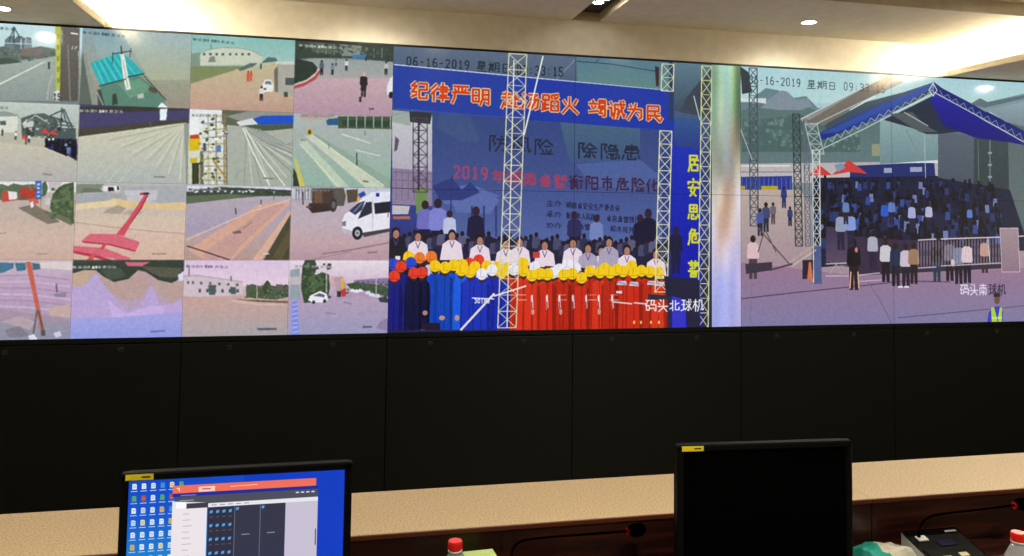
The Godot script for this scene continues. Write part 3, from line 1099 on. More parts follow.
	dabs(66,50,["3a4834","5c6c4c","48583c","6c7458"],832,799,966,842,3.5)
	ln("cabcc8",2.6,[861,752,864,847])
	pg("d2b2a4",[787,847,830,841,935,848,972,855,935,858,867,857])
	pg("6e5a50",[787,843,879,848,960,852,960,858,867,854])
	gr("c6a29a","a8a2a8",[638,845,800,853,973,864,975,967,642,961])
	ln("dcc4b4",2.5,[788,850,867,862,948,863])
	tx("6c6470",1.4,"06-16-2019 星期日 09:33:15",646,739,772,742,7.6)
	ln("586070",7.0,[869,940,925,941])
	clip = Rect2i(960,720,320,240)
	ramp(["e4dae4","d2bed0","b29cb6","ac9ab8","9c9cbc"])
	pg("94a0a8",[963,752,994,745,997,849,966,848])
	pg("c0b4bc",[964,774,1001,771,1002,797,965,800])
	pg("8c789c",[1168,785,1252,779,1291,779,1292,825,1168,818])
	pg("5c5c84",[1177,788,1185,788,1186,795,1177,795])
	pg("5c5c84",[1194,788,1202,788,1202,795,1194,795])
	pg("5c5c84",[1210,788,1218,788,1218,795,1210,795])
	pg("5c5c84",[1226,788,1234,789,1234,795,1226,795])
	pg("5c5c84",[1242,789,1251,789,1251,795,1243,795])
	pg("5c5c84",[1259,789,1267,789,1267,795,1259,795])
	pg("5c5c84",[1275,789,1283,789,1284,795,1275,795])
	pg("c8a8b0",[1052,771,1109,772,1135,778,1136,811,1059,810])
	pg("b49aa4",[1103,778,1129,772,1142,798,1143,824,1111,824])
	pg("3b4c38",[1001,745,1009,720,1041,716,1048,745,1039,771,1064,759,1084,765,1091,804,1086,843,1054,856,1010,858,999,810])
	pg("506447",[1020,771,1052,765,1078,785,1066,823,1028,823])
	pg("43563f",[1142,798,1174,792,1226,798,1266,805,1292,819,1293,845,1240,831,1162,818])
	dabs(64,70,["2c3c2c","4c6044","5c7450","3a4c36"],1003,732,1089,843,4.2)
	dabs(65,40,["3a4c36","566a4c","48583f"],1148,798,1286,832,3.3)
	pg("ac96b4",[1054,862,1105,850,1162,821,1194,818,1293,852,1295,970,1038,965,1017,875])
	ln("8a7c94",3.2,[1113,908,1151,902])
	gr("b49eb6","9898bc",[1004,868,1124,850,1188,837,1293,858,1295,970,1007,964])
	pg("8e80a0",[1255,923,1294,904,1295,957,1243,943])
	ln("8c7c98",3.9,[1137,857,1163,863])
	ln("8c7c98",3.2,[1080,892,1112,895])
	pg("e6e6ee",[1022,849,1031,833,1060,820,1082,830,1087,850,1067,857,1035,857])
	pg("5c6474",[1038,836,1057,827,1076,833,1073,840])
	el("302c38",1040,856,4.7,5.8)
	el("302c38",1075,853,4.8,5.8)
	pg("dcae3c",[1126,781,1135,778,1135,824,1128,824])
	pg("b83c3c",[1126,817,1142,811,1143,837,1130,840])
	pg("3c3038",[1114,821,1127,821,1127,840,1114,840])
	ln("c8c0c8",3.3,[1078,726,1080,824])
	pg("e4e4f0",[1156,824,1159,814,1168,814,1172,824])
	pg("e4e4f0",[1168,826,1171,816,1181,816,1185,826])
	pg("e4e4f0",[1181,824,1184,814,1194,815,1198,824])
	pg("d4d4e4",[1204,831,1209,821,1220,821,1225,834])
	pg("d4d4e4",[1217,838,1222,828,1233,828,1239,841])
	pg("d4d4e4",[1234,841,1238,831,1250,831,1255,845])
	pg("d4d4e4",[1254,851,1258,841,1270,841,1275,855])
	ln("c4b8c4",3.0,[1240,772,1240,838])
	pg("3c4048",[1247,845,1273,838,1287,861,1254,858])
	ln("cac8d4",2.6,[1157,762,1164,755,1173,755])
	pg("7c8ce0",[972,855,988,849,997,964,975,964])
	ln("c4cdf4",2.6,[974,865,990,861])
	ln("c4cdf4",2.6,[975,879,990,876])
	ln("c4cdf4",2.6,[975,894,990,891])
	ln("c4cdf4",2.6,[975,909,991,906])
	ln("c4cdf4",2.6,[976,924,991,921])
	ln("c4cdf4",2.6,[976,938,992,935])
	ln("c4cdf4",2.6,[977,953,992,950])
	tx("8c8494",1.5,"06-16-2019 星期日 09:33:15",979,739,1096,742,6.5)
	ln("585c78",5.9,[1200,939,1229,939])
	return end_picture(0.34, 0.5, 8, 0.007, 4)

func paint_stage_picture() -> ImageTexture:
	begin_picture(1536,1152)
	clip = Rect2i(0,0,1536,1152)
	ramp(["4c5c74","46587a","2c3a7c","333f86","2c2e58","26264a"])
	gr("5c6c82","4c5e78",[-6,-8,775,-7,776,117,-4,82])
	gr("56788c","5f8884",[775,-3,1293,-5,1294,145,776,126])
	ln("24404e",3.9,[775,19,932,23,1129,43])
	ln("24404e",3.0,[878,-4,860,18])
	ln("8a9aa4",3.0,[766,15,683,105])
	gr("5c7c8c","3a4858",[1209,-1,1408,2,1408,238,1209,211])
	pg("3a4450",[1275,155,1360,53,1398,16,1398,238,1247,218])
	ln("b8ccd0",4.9,[1312,144,1341,249])
	gr("c4c8c8","a79cb4",[-1,261,169,270,176,621,7,624])
	pg("9aa8a0",[-1,261,80,266,73,323,0,309])
	ln("8e94a0",5.3,[4,281,80,262])
	pg("2f3438",[68,262,161,266,154,312,73,307])
	pg("5c5458",[14,366,30,381,23,422,11,430])
	pg("8a7c98",[4,495,174,507,176,645,7,640])
	ln("6c5c7c",2.8,[5,511,174,515])
	ln("6c5c7c",2.8,[5,543,175,548])
	ln("6c5c7c",2.8,[6,575,175,580])
	ln("6c5c7c",2.4,[20,503,23,623])
	ln("6c5c7c",2.4,[44,502,47,623])
	ln("6c5c7c",2.4,[69,501,71,622])
	ln("6c5c7c",2.4,[93,501,95,622])
	ln("6c5c7c",2.4,[117,500,119,622])
	ln("6c5c7c",2.4,[141,500,144,621])
	pg("c0b8c0",[8,644,79,646,72,679,8,680])
	pg("a86a50",[12,688,80,687,81,699,13,700])
	pg("6a8a4c",[102,573,143,573,153,686,104,678])
	ln("7c8450",4.0,[86,582,159,584])
	gr("35477c","41518a",[161,254,1163,291,1164,560,167,580])
	gr("42528c","5668a4",[167,572,1164,552,1165,845,172,847])
	gr("3b5080","3f5482",[194,261,318,272,362,378,287,381,179,327])
	gr("47627c","3e5680",[703,282,1061,295,1062,442,748,450])
	pg("4c5f98",[775,458,1062,433,1154,500,1063,562,838,550])
	pg("5a6ca6",[241,603,365,576,449,616,408,674,267,668])
	pg("5a6aa8",[200,580,323,553,449,599,324,643,217,636])
	pg("303c78",[167,564,248,530,290,578,323,544,365,585,291,619,200,620])
	ln("2c3870",5.3,[248,521,243,741])
	ln("303c74",8.2,[332,643,334,765])
	ln("303c74",8.2,[382,642,384,765])
	ln("303c74",8.2,[433,641,435,764])
	tx("232a3e",7.5,"防风险",387,378,678,393,66.9)
	tx("232a3e",7.7,"除隐患",770,399,1071,403,68.5)
	tx("6a5a90",9.9,"2019",247,503,401,510,53.4)
	tx("a03c5c",6.2,"2019",247,503,401,510,53.4)
	tx("6a5080",9.6,"年湖南省暨",410,518,740,533,56.3)
	tx("9c3c58",6.7,"年湖南省暨",410,518,740,533,56.3)
	tx("3c2440",7.3,"衡阳市危险化",740,535,1154,543,59.8)
	tx("20264a",3.1,"主办",646,625,715,626,27.2)
	tx("20264a",3.2,"湖南省安全生产委员会",733,630,972,641,27.5)
	tx("20264a",3.1,"承办",646,671,716,672,27.2)
	tx("20264a",3.2,"衡阳市人民政府",733,674,883,681,27.4)
	tx("20264a",3.2,"省应急管理厅",910,684,1063,691,27.7)
	tx("20264a",3.1,"协办",647,717,716,718,27.1)
	tx("20264a",3.2,"省应急管理厅",734,720,892,723,27.4)
	tx("20264a",3.2,"松木经开区",928,727,1064,738,27.7)
	pg("243e9c",[0,78,1218,127,1219,302,3,255])
	ln("c4cce4",4.5,[3,75,1218,127])
	ln("3850b8",3.2,[7,254,1219,302])
	pg("2038a0",[527,100,1218,127,1219,302,530,277])
	tx("1a2228",4.5,"06-16-2019",49,57,315,61,37.2)
	tx("1a2228",3.8,"星期日",336,62,492,65,41.9)
	tx("1a2228",4.7,"09:33:15",510,69,718,68,42.4)
	tx("e8d498",16.5,"纪律严明",62,173,405,191,74.3)
	tx("cc3c1c",9.5,"纪律严明",62,173,405,191,74.3)
	tx("e8d498",16.9,"赴汤蹈火",447,194,790,209,74.0)
	tx("cc3c1c",9.7,"赴汤蹈火",447,194,790,209,74.0)
	tx("e8d498",17.3,"竭诚为民",826,214,1167,228,75.7)
	tx("cc3c1c",10.0,"竭诚为民",826,214,1167,228,75.7)
	gr("2036b0","1414a4",[1205,255,1351,258,1351,1155,1207,1153])
	gr("34568c","2a3c84",[1219,245,1341,249,1341,381,1219,368])
	pg("2c3c58",[1195,0,1213,-1,1214,254,1195,255])
	tx("ccd030",9.2,"居",1280,440,1341,440,74.5)
	tx("ccd030",9.2,"安",1280,545,1341,546,74.3)
	tx("ccd030",9.1,"思",1280,650,1341,650,74.0)
	tx("ccd030",9.1,"危",1280,758,1341,759,73.8)
	tx("ccd030",9.1,"警",1281,896,1341,898,73.4)
	tx("ccd030",9.0,"钟",1281,995,1341,997,73.2)
	man(140,839,217,"6c6cb8","20203c","302430")
	man(192,855,242,"7c80cc","20203c","302430")
	man(241,839,178,"b8c0dc","20203c","302430")
	man(349,879,236,"20203c","20203c","302430")
	man(770,858,201,"2c2c58","20203c","302430")
	man(867,871,202,"7080b8","20203c","302430")
	man(1064,879,213,"1c1c38","20203c","302430")
	man(1101,888,247,"1c1c34","20203c","302430")
	man(1229,922,206,"20203c","20203c","302430")
	gr("262644","2a2440",[10,767,1192,793,1193,939,13,919])
	man(16,855,119,"30304c","24243c","241c22")
	man(38,884,119,"585878","24243c","241c22")
	man(59,876,120,"22223c","24243c","241c22")
	man(80,869,120,"484868","24243c","241c22")
	man(101,861,120,"30304c","24243c","241c22")
	man(122,890,120,"585878","24243c","241c22")
	man(144,883,120,"22223c","24243c","241c22")
	man(165,875,121,"484868","24243c","241c22")
	man(186,868,121,"30304c","24243c","241c22")
	man(208,860,121,"585878","24243c","241c22")
	man(230,889,121,"22223c","24243c","241c22")
	man(251,882,121,"484868","24243c","241c22")
	man(273,874,121,"30304c","24243c","241c22")
	man(294,867,122,"585878","24243c","241c22")
	man(317,896,122,"22223c","24243c","241c22")
	man(339,888,122,"484868","24243c","241c22")
	man(360,881,122,"30304c","24243c","241c22")
	man(382,873,122,"585878","24243c","241c22")
	man(404,866,122,"22223c","24243c","241c22")
	man(427,895,123,"484868","24243c","241c22")
	man(449,887,123,"30304c","24243c","241c22")
	man(471,880,123,"585878","24243c","241c22")
	man(493,872,123,"22223c","24243c","241c22")
	man(516,901,123,"484868","24243c","241c22")
	man(538,894,123,"30304c","24243c","241c22")
	man(561,886,124,"585878","24243c","241c22")
	man(583,879,124,"22223c","24243c","241c22")
	man(606,871,124,"484868","24243c","241c22")
	man(629,901,124,"30304c","24243c","241c22")
	man(652,893,124,"585878","24243c","241c22")
	man(675,885,125,"22223c","24243c","241c22")
	man(697,878,125,"484868","24243c","241c22")
	man(721,907,125,"30304c","24243c","241c22")
	man(744,900,125,"585878","24243c","241c22")
	man(767,892,125,"22223c","24243c","241c22")
	man(790,884,125,"484868","24243c","241c22")
	man(813,876,126,"30304c","24243c","241c22")
	man(837,906,126,"585878","24243c","241c22")
	man(860,899,126,"22223c","24243c","241c22")
	man(883,891,126,"484868","24243c","241c22")
	man(907,883,126,"30304c","24243c","241c22")
	man(931,913,126,"585878","24243c","241c22")
	man(954,906,127,"22223c","24243c","241c22")
	man(978,898,127,"484868","24243c","241c22")
	man(1002,890,127,"30304c","24243c","241c22")
	man(1026,882,127,"585878","24243c","241c22")
	man(1050,913,127,"22223c","24243c","241c22")
	man(1074,905,128,"484868","24243c","241c22")
	man(1098,897,128,"30304c","24243c","241c22")
	man(1122,889,128,"585878","24243c","241c22")
	man(1146,920,128,"22223c","24243c","241c22")
	man(1171,912,128,"484868","24243c","241c22")
	sit(26,759,50,"20202c")
	sit(114,771,50,"e4d4e0")
	sit(252,766,51,"e4d4e0")
	sit(368,785,51,"e4d4e0")
	sit(536,792,52,"e4d4e0")
	sit(643,804,52,"e4d4e0")
	sit(765,795,52,"e4d4e0")
	sit(889,828,53,"e4d4e0")
	sit(924,790,53,"a8a0b8")
	sit(1005,824,53,"e4d4e0")
	sit(1137,840,54,"e4d4e0")
	sit(477,801,51,"e4d4e0")
	sit(831,816,53,"a8a0b8")
	pg("3a2030",[12,855,1156,913,1156,947,13,895])
	pg("e4d4d8",[24,847,44,847,44,863,24,863])
	pg("e4d4d8",[84,850,104,850,104,866,84,866])
	pg("e4d4d8",[287,860,307,860,307,876,287,876])
	pg("e4d4d8",[411,866,432,866,432,882,411,882])
	pg("e4d4d8",[623,876,644,876,644,892,623,892])
	pg("e4d4d8",[709,880,731,880,731,897,709,897])
	pg("e4d4d8",[840,886,863,886,863,903,841,903])
	pg("e4d4d8",[996,894,1019,894,1019,911,997,911])
	pg("c03c40",[592,829,622,829,622,854,592,854])
	gr("1c1c70","16164c",[14,927,538,945,541,1150,18,1140])
	pg("18185c",[18,958,62,951,66,1137,22,1136])
	pg("14142c",[54,951,142,951,145,1143,58,1141])
	pg("6c1c18",[513,928,1193,948,1193,1161,516,1149])
	worker(169,850,23,"e87a30","c05a1c","c4bce2",1143)
	worker(78,850,22,"f0c81c","d0a010","16183c",1142)
	worker(122,854,22,"e87a30","c05a1c","16183c",1142)
	worker(364,864,23,"e0402c","b42c1c","1e34b4",1147)
	worker(87,874,22,"3048c8","2034a0","16183c",1142)
	worker(551,876,23,"f0c81c","d0a010","b82818",1150)
	worker(326,878,23,"e0402c","b42c1c","1650cc",1146)
	worker(744,880,23,"e8e6f0","c0bcd0","d4341e",1153)
	worker(18,880,22,"3048c8","2034a0","1c2078",1140)
	worker(262,883,23,"f0c81c","d0a010","1650cc",1145)
	worker(297,883,23,"f0c81c","d0a010","1a5ce0",1145)
	worker(185,887,23,"f0c81c","d0a010","1444b4",1143)
	worker(1027,889,24,"f0c81c","d0a010","c82c1a",1158)
	worker(48,889,22,"e0402c","b42c1c","1c2078",1141)
	worker(398,889,23,"f0c81c","d0a010","1c2ca8",1147)
	worker(349,891,23,"f0c81c","d0a010","1e34b4",1146)
	worker(601,892,23,"e8e6f0","c0bcd0","d4341e",1151)
	worker(226,893,23,"f0c81c","d0a010","1444b4",1144)
	worker(443,893,23,"f0c81c","d0a010","1c2ca8",1148)
	worker(777,895,23,"e8e6f0","c0bcd0","d4341e",1154)
	worker(906,898,24,"f0c81c","d0a010","b82818",1156)
	worker(480,898,23,"f0c81c","d0a010","c82c1a",1149)
	worker(707,901,23,"e8e6f0","c0bcd0","d4341e",1152)
	worker(959,903,24,"f0c81c","d0a010","b82818",1157)
	worker(512,902,23,"e8e6f0","c0bcd0","c82c1a",1149)
	worker(293,904,23,"f0c81c","d0a010","1a5ce0",1145)
	worker(421,904,23,"e8e6f0","c0bcd0","1c2ca8",1147)
	worker(1071,908,24,"f0c81c","d0a010","c82c1a",1159)
	worker(553,907,23,"f0c81c","d0a010","d4341e",1150)
	worker(839,909,23,"f0c81c","d0a010","b82818",1155)
	worker(988,910,24,"f0c81c","d0a010","c82c1a",1157)
	worker(693,911,23,"e8e6f0","c0bcd0","d4341e",1152)
	worker(1110,912,24,"f0c81c","d0a010","b82818",1160)
	worker(329,911,23,"f0c81c","d0a010","1e34b4",1146)
	worker(884,914,24,"f0c81c","d0a010","d4341e",1156)
	worker(930,915,24,"f0c81c","d0a010","b82818",1156)
	worker(1038,915,24,"f0c81c","d0a010","c82c1a",1158)
	worker(1150,915,24,"f0c81c","d0a010","d4341e",1160)
	worker(132,913,22,"e0402c","b42c1c","16183c",1142)
	worker(100,915,22,"e0402c","b42c1c","16183c",1142)
	worker(462,915,23,"f0c81c","d0a010","1c2ca8",1148)
	worker(678,916,23,"e8e6f0","c0bcd0","b82818",1152)
	worker(628,920,23,"f0c81c","d0a010","c82c1a",1151)
	worker(658,920,23,"f0c81c","d0a010","d4341e",1152)
	worker(763,920,23,"f0c81c","d0a010","b82818",1153)
	worker(378,920,23,"e8e6f0","c0bcd0","1e34b4",1147)
	worker(620,920,23,"f0c81c","d0a010","d4341e",1151)
	worker(726,923,23,"f0c81c","d0a010","b82818",1153)
	worker(656,923,23,"f0c81c","d0a010","c82c1a",1152)
	worker(590,927,23,"f0c81c","d0a010","d4341e",1150)
	worker(22,927,22,"e0402c","b42c1c","1c2078",1140)
	worker(804,937,23,"f0c81c","d0a010","c82c1a",1154)
	pg("241c30",[137,1115,209,1116,210,1144,137,1142])
	el("b08078",148,1075,10.5,9.6)
	el("b88c80",217,1096,12.2,9.6)
	el("b88c80",278,1097,9.8,12.1)
	ln("e8e8f4",4.4,[339,1017,430,1022])
	tx("e4e4f4",3.6,"30185",347,1029,413,1030,18.2)
	pg("e4dce4",[586,1011,593,1003,597,1060,588,1068])
	ln("8c2018",4.1,[590,1036,594,1150])
	pg("e4dce4",[650,1011,658,1003,661,1061,652,1069])
	ln("8c2018",4.1,[655,1036,658,1152])
	pg("e4dce4",[704,1012,712,1004,715,1062,706,1070])
	ln("8c2018",4.1,[709,1037,712,1153])
	pg("e4dce4",[763,1012,770,1004,774,1062,765,1071])
	ln("8c2018",4.2,[767,1037,771,1154])
	pg("e4dce4",[820,1013,827,1005,830,1063,822,1071])
	ln("8c2018",4.2,[824,1038,827,1155])
	pg("e4dce4",[875,1013,883,1005,886,1064,877,1072])
	ln("8c2018",4.2,[879,1038,882,1156])
	pg("e4dce4",[935,1014,943,1005,946,1064,937,1073])
	ln("8c2018",4.2,[939,1039,942,1157])
	el("c89484",595,1077,6.8,12.3)
	el("c89484",715,1078,6.9,12.4)
	el("c89484",882,1080,7.1,12.5)
	ln("f0b0a0",2.9,[531,1006,565,1007])
	ln("e89888",3.3,[529,1027,567,1027])
	ln("f0b0a0",2.9,[702,1008,736,1008])
	ln("e89888",3.3,[700,1028,739,1029])
	ln("f0b0a0",2.9,[833,1009,868,1009])
	ln("e89888",3.3,[831,1030,870,1030])
	ln("f0b0a0",2.9,[930,1010,966,1010])
	ln("e89888",3.4,[928,1031,968,1031])
	ln("d4c8c8",6.3,[944,1039,1029,1048])
	ln("d4c8c8",6.3,[1038,1044,1092,1049])
	pg("e0d0d4",[957,993,984,993,984,1004,957,1003])
	pg("ccccdc",[965,951,1001,951,1006,968,961,968])
	ln("7c7ca0",4.2,[965,955,1001,964])
	pg("ccccdc",[1019,955,1056,956,1060,973,1015,972])
	ln("7c7ca0",4.2,[1019,960,1056,968])
	pg("ccccdc",[1101,951,1137,952,1142,969,1096,968])
	ln("7c7ca0",4.3,[1101,956,1138,964])
	pg("ccccdc",[1137,956,1174,956,1179,973,1133,973])
	ln("7c7ca0",4.3,[1137,960,1174,969])
	pg("e0c060",[1034,1120,1043,1120,1043,1133,1034,1133])
	pg("e0c060",[1065,1121,1074,1121,1074,1134,1065,1133])
	pg("e0c060",[1111,1121,1120,1122,1120,1134,1111,1134])
	pg("e0c060",[1147,1122,1156,1122,1156,1135,1147,1135])
	truss("4c4858",4.5,113,289,119,589,57,49)
	ln("3c3440",8.2,[107,281,112,581])
	truss("d2d0b2",4.9,517,3,486,1140,77,66)
	ln("e4e0c4",5.1,[501,30,486,1140])
	ln("e0e4dc",6.4,[626,6,548,343])
	ln("e4dcd8",9.0,[430,1001,295,1145])
	ln("e0e0d4",6.6,[564,970,430,1010])
	truss("d8d8b0",4.8,1190,9,1186,128,56,57)
	truss("d8d8b0",5.2,1181,303,1161,999,56,57)
	truss("d2d694",5.3,1374,8,1356,1155,48,62)
	pg("3c2c30",[1129,21,1148,25,1148,108,1134,109])
	pg("283040",[1101,1007,1202,1016,1202,1033,1101,1032])
	pg("24243c",[1174,930,1341,948,1342,1155,1286,1154,1267,1034,1184,1016])
	pg("3434c0",[1211,1016,1276,1034,1276,1154,1212,1153])
	wash([["7c9c84","a4c8a8","9fc8c0","a8cca0","64805c"],["86a890","b4ccac","a4bcb8","98b894","5c7458"],["8c9c90","a4b09c","a0b0b0","a49c88","7c7868"],["9c9c94","94988c","a0a0a4","9c9890","b8b4a0"],["c8c0b8","d4c4b0","b89c88","c0a898","dcd4d8"],["d4c8cc","c8a898","c4a494","d8c4c0","d4c8d4"],["ccc0d4","d0bcc8","d8ccdc","c8bcdc","c0b8d8"],["b0b0e0","a8b0ec","b8b8ec","a8a8e4","c0b8e8"],["a0a4dc","a4acec","b0b0ea","a4a4e0","b4b0e0"]],1398,0,1536,1152)
	tx("e8ecf0",5.1,"码头北球机",1085,1055,1360,1056,55.6)
	return end_picture(0.36, 0.5, 8)

func paint_pier_picture() -> ImageTexture:
	begin_picture(1536,1152)
	clip = Rect2i(0,0,1536,1152)
	ramp(["a9cfd4","a0c0c4","7c8c90","8c8490","a084a0","9088a8"])
	gr("a6ced6","b2d2d2",[-12,-9,1544,-14,1540,133,-12,153])
	pg("64808a",[-12,144,56,141,125,92,185,99,254,132,325,119,385,172,488,158,707,177,1538,182,1535,328,-13,420])
	gr("56706e","62787c",[-13,206,95,166,244,141,396,190,602,209,1537,221,1533,397,-13,438])
	pg("7c8c98",[95,184,145,137,174,117,204,98,234,105,274,140,335,128,355,164,294,185,194,189])
	pg("4a6464",[7,250,294,203,446,252,601,283,600,366,6,384])
	gr("a8a8ac","c4b8b8",[-13,438,1533,377,1530,503,-13,518])
	ln("e4dcd8",5.3,[-3,447,242,440])
	ln("8c8c90",6.2,[-13,474,262,467])
	dabs(70,160,["4c6664","5c7674","6c8480","52706a","64807c"],7,215,600,357,7.3)
	pg("c8d4d8",[-12,144,125,138,125,156,-12,162])
	ln("dce4e8",4.5,[-12,148,125,160])
	pg("283890",[-13,496,252,485,252,548,-13,553])
	pg("24306c",[547,432,994,402,1003,505,546,524])
	pg("98a0b8",[725,437,767,436,767,459,724,460])
	pg("98a0b8",[863,429,928,427,928,450,863,452])
	pg("d8dce0",[778,389,1016,382,1015,406,778,412])
	ln("8490b8",2.7,[6,500,6,553])
	ln("8490b8",2.7,[27,499,27,552])
	ln("8490b8",2.7,[49,499,49,552])
	ln("8490b8",2.7,[70,498,70,552])
	ln("8490b8",2.7,[92,498,92,551])
	ln("8490b8",2.7,[113,497,113,551])
	ln("8490b8",2.7,[135,497,135,550])
	ln("8490b8",2.7,[157,496,156,550])
	ln("8490b8",2.7,[178,496,178,550])
	ln("8490b8",2.7,[200,495,200,549])
	ln("8490b8",2.7,[222,495,222,549])
	ln("8490b8",2.7,[244,494,244,548])
	pg("b0a22c",[99,533,182,532,182,581,98,582])
	pg("a8982c",[-4,535,21,535,20,570,-4,571])
	pg("c83c3c",[337,483,383,427,454,476])
	pg("c83c3c",[454,476,542,405,640,467,542,460])
	pg("7c90a8",[465,430,506,420,526,442,485,461])
	pg("8c9478",[663,327,769,324,768,380,662,383])
	ln("708078",4.2,[715,372,715,409])
	gr("b8a8a0","9c8494",[-13,553,292,547,442,735,1522,812,1517,1003,-14,993])
	gr("98748e","7c7aa4",[-14,870,593,933,1520,898,1512,1184,-15,1158])
	ln("5c3c58",4.8,[-5,1032,288,1004,593,979,828,957,1070,963])
	ln("6c5c84",4.5,[634,961,696,1043,757,1153])
	ln("746c90",3.5,[53,967,43,1142])
	ln("54506c",4.1,[789,1126,1122,1103,1481,1079])
	ln("8c7098",3.5,[-14,905,92,888])
	pg("1c2034",[352,492,1014,467,1016,344,1535,328,1522,812,349,897])
	gr("5a6470","384050",[1018,259,1217,271,1205,813,1008,814])
	gr("3e4c50","2c3438",[1217,281,1536,289,1522,812,1205,813])
	pg("5a6a6c",[1411,197,1538,192,1524,745,1409,746])
	ln("60706c",4.8,[1239,290,1240,766])
	ln("84949c",4.3,[1307,287,1296,746])
	pg("8c9c9c",[1294,345,1317,345,1316,354,1294,355])
	pg("8c9c9c",[1293,403,1315,402,1315,412,1293,413])
	pg("8c9c9c",[1291,460,1314,460,1314,470,1291,470])
	pg("8c9c9c",[1290,518,1313,517,1312,527,1290,527])
	pg("8c9c9c",[1289,575,1311,575,1311,584,1289,585])
	pg("8c9c9c",[1288,632,1310,632,1310,642,1287,642])
	gr("8ca8a8","6c8890",[707,205,1018,250,1016,392,704,419])
	ln("a8b4b0",4.3,[943,196,947,581])
	ln("788888",5.6,[845,256,897,348])
	pg("20243c",[352,501,1014,476,1415,525,1522,812,349,888])
	mob(7,372,482,1352,764,330,19)
	mob(9,452,616,965,767,60,24)
	gr("3c3450","5c4c64",[421,708,554,725,552,897,420,870])
	pg("382c44",[554,752,805,768,1408,784,1406,898,552,933])
	pg("8c8c8c",[294,230,709,18,763,-4,837,30,655,114,354,264])
	pg("6f6a62",[324,238,731,7,773,14,708,83,426,243])
	ln("c0d0d4",5.0,[299,225,731,12])
	ln("b4c0c4",4.6,[375,245,687,98])
	ln("dce4e8",5.1,[550,174,682,103])
	pg("3c4c58",[426,243,634,133,837,77,1000,22,1033,59,707,205,415,317])
	gr("3a5ca8","1c2c84",[384,291,634,171,1000,22,1000,46,707,205,405,317])
	pg("2c4e9c",[395,290,1000,22,1011,31,487,278])
	ln("c8d4d8",4.1,[394,363,633,254,988,75])
	ln("aab8bc",3.2,[415,344,435,307])
	ln("aab8bc",3.2,[435,307,459,325])
	ln("aab8bc",3.2,[459,323,480,287])
	ln("aab8bc",3.2,[480,287,503,304])
	ln("aab8bc",3.2,[503,302,524,267])
	ln("aab8bc",3.2,[524,267,548,283])
	ln("aab8bc",3.2,[548,281,569,247])
	ln("aab8bc",3.2,[569,247,593,262])
	ln("aab8bc",3.2,[593,259,614,227])
	ln("aab8bc",3.2,[614,227,638,241])
	ln("aab8bc",3.2,[638,238,659,207])
	ln("aab8bc",3.3,[659,207,683,220])
	ln("aab8bc",3.3,[683,216,705,186])
	ln("aab8bc",3.3,[705,186,729,198])
	ln("aab8bc",3.3,[729,194,751,166])
	ln("aab8bc",3.3,[751,166,775,177])
	ln("aab8bc",3.3,[775,172,797,145])
	ln("aab8bc",3.3,[797,145,821,155])
	ln("aab8bc",3.3,[822,150,843,124])
	ln("aab8bc",3.3,[843,124,868,134])
	ln("aab8bc",3.3,[868,128,890,103])
	ln("aab8bc",3.3,[890,103,915,112])
	ln("aab8bc",3.3,[915,105,937,82])
	ln("aab8bc",3.3,[937,82,962,90])
	ln("aab8bc",3.3,[962,83,984,61])
	ln("aab8bc",3.3,[984,61,1009,67])
	pg("2c3444",[728,213,988,89,1032,97,1206,243,1018,269,952,271,877,245])
	pg("505a5c",[760,184,878,170,953,233,1018,259,920,263])
	ln("c4ccc8",3.8,[835,172,964,233])
	gr("25289c","1e1e70",[1000,51,1032,78,1286,201,1501,291,1535,309,1409,294,1228,280,1051,229,977,109])
	pg("1c2470",[1000,22,1044,49,1537,250,1535,309,1410,245,1142,140,999,70])
	ln("c4ccd4",4.8,[999,70,1241,174,1501,291])
	ln("8ca0b8",3.3,[1033,59,1048,91])
	ln("8ca0b8",3.3,[1048,91,1076,78])
	ln("8ca0b8",3.3,[1076,77,1092,110])
	ln("8ca0b8",3.3,[1092,110,1120,97])
	ln("8ca0b8",3.4,[1120,96,1136,130])
	ln("8ca0b8",3.4,[1136,130,1164,115])
	ln("8ca0b8",3.4,[1164,114,1180,149])
	ln("8ca0b8",3.4,[1180,149,1209,134])
	ln("8ca0b8",3.4,[1209,133,1225,168])
	ln("8ca0b8",3.4,[1225,168,1253,153])
	ln("8ca0b8",3.4,[1253,152,1269,188])
	ln("8ca0b8",3.4,[1269,188,1298,172])
	ln("8ca0b8",3.4,[1298,171,1314,207])
	ln("8ca0b8",3.4,[1314,207,1343,191])
	ln("8ca0b8",3.4,[1343,190,1359,227])
	ln("8ca0b8",3.4,[1359,227,1388,210])
	ln("8ca0b8",3.4,[1388,209,1404,246])
	ln("8ca0b8",3.4,[1404,246,1433,229])
	ln("8ca0b8",3.4,[1433,228,1450,266])
	ln("8ca0b8",3.4,[1450,266,1479,248])
	ln("8ca0b8",3.4,[1479,248,1495,286])
	ln("8ca0b8",3.4,[1495,286,1525,268])
	ln("d0d8cc",4.8,[972,62,995,27,1016,60,994,89,972,62])
	ln("d0d8cc",3.3,[995,27,994,89])
	pg("7c949c",[1220,122,1542,45,1539,143,1287,153])
	pg("5c7078",[1198,118,1255,87,1299,104,1542,54,1541,69,1276,134])
	gr("90a8b0","74868c",[1299,143,1541,84,1537,221,1400,197])
	truss("465058",5.4,61,5,64,711,39,41)
	ln("b8c4cc",3.6,[-3,277,55,418])
	pg("343c44",[-2,0,37,24,56,114,7,125])
	truss("343c3c",5.5,274,204,285,799,35,36)
	truss("5c6870",5.0,324,229,330,798,25,41)
	truss("a8b4b0",5.5,349,246,384,382,61,41)
	truss("c8d0cc",5.5,374,364,374,960,36,50)
	pg("4c5c88",[360,798,395,798,399,969,359,968])
	man(58,945,193,"d8b8bc","4c3c48","2a2226")
	man(122,737,133,"40486c","2c2c3c","2a2220")
	man(93,755,124,"4858a0","2c2c40","2a2220")
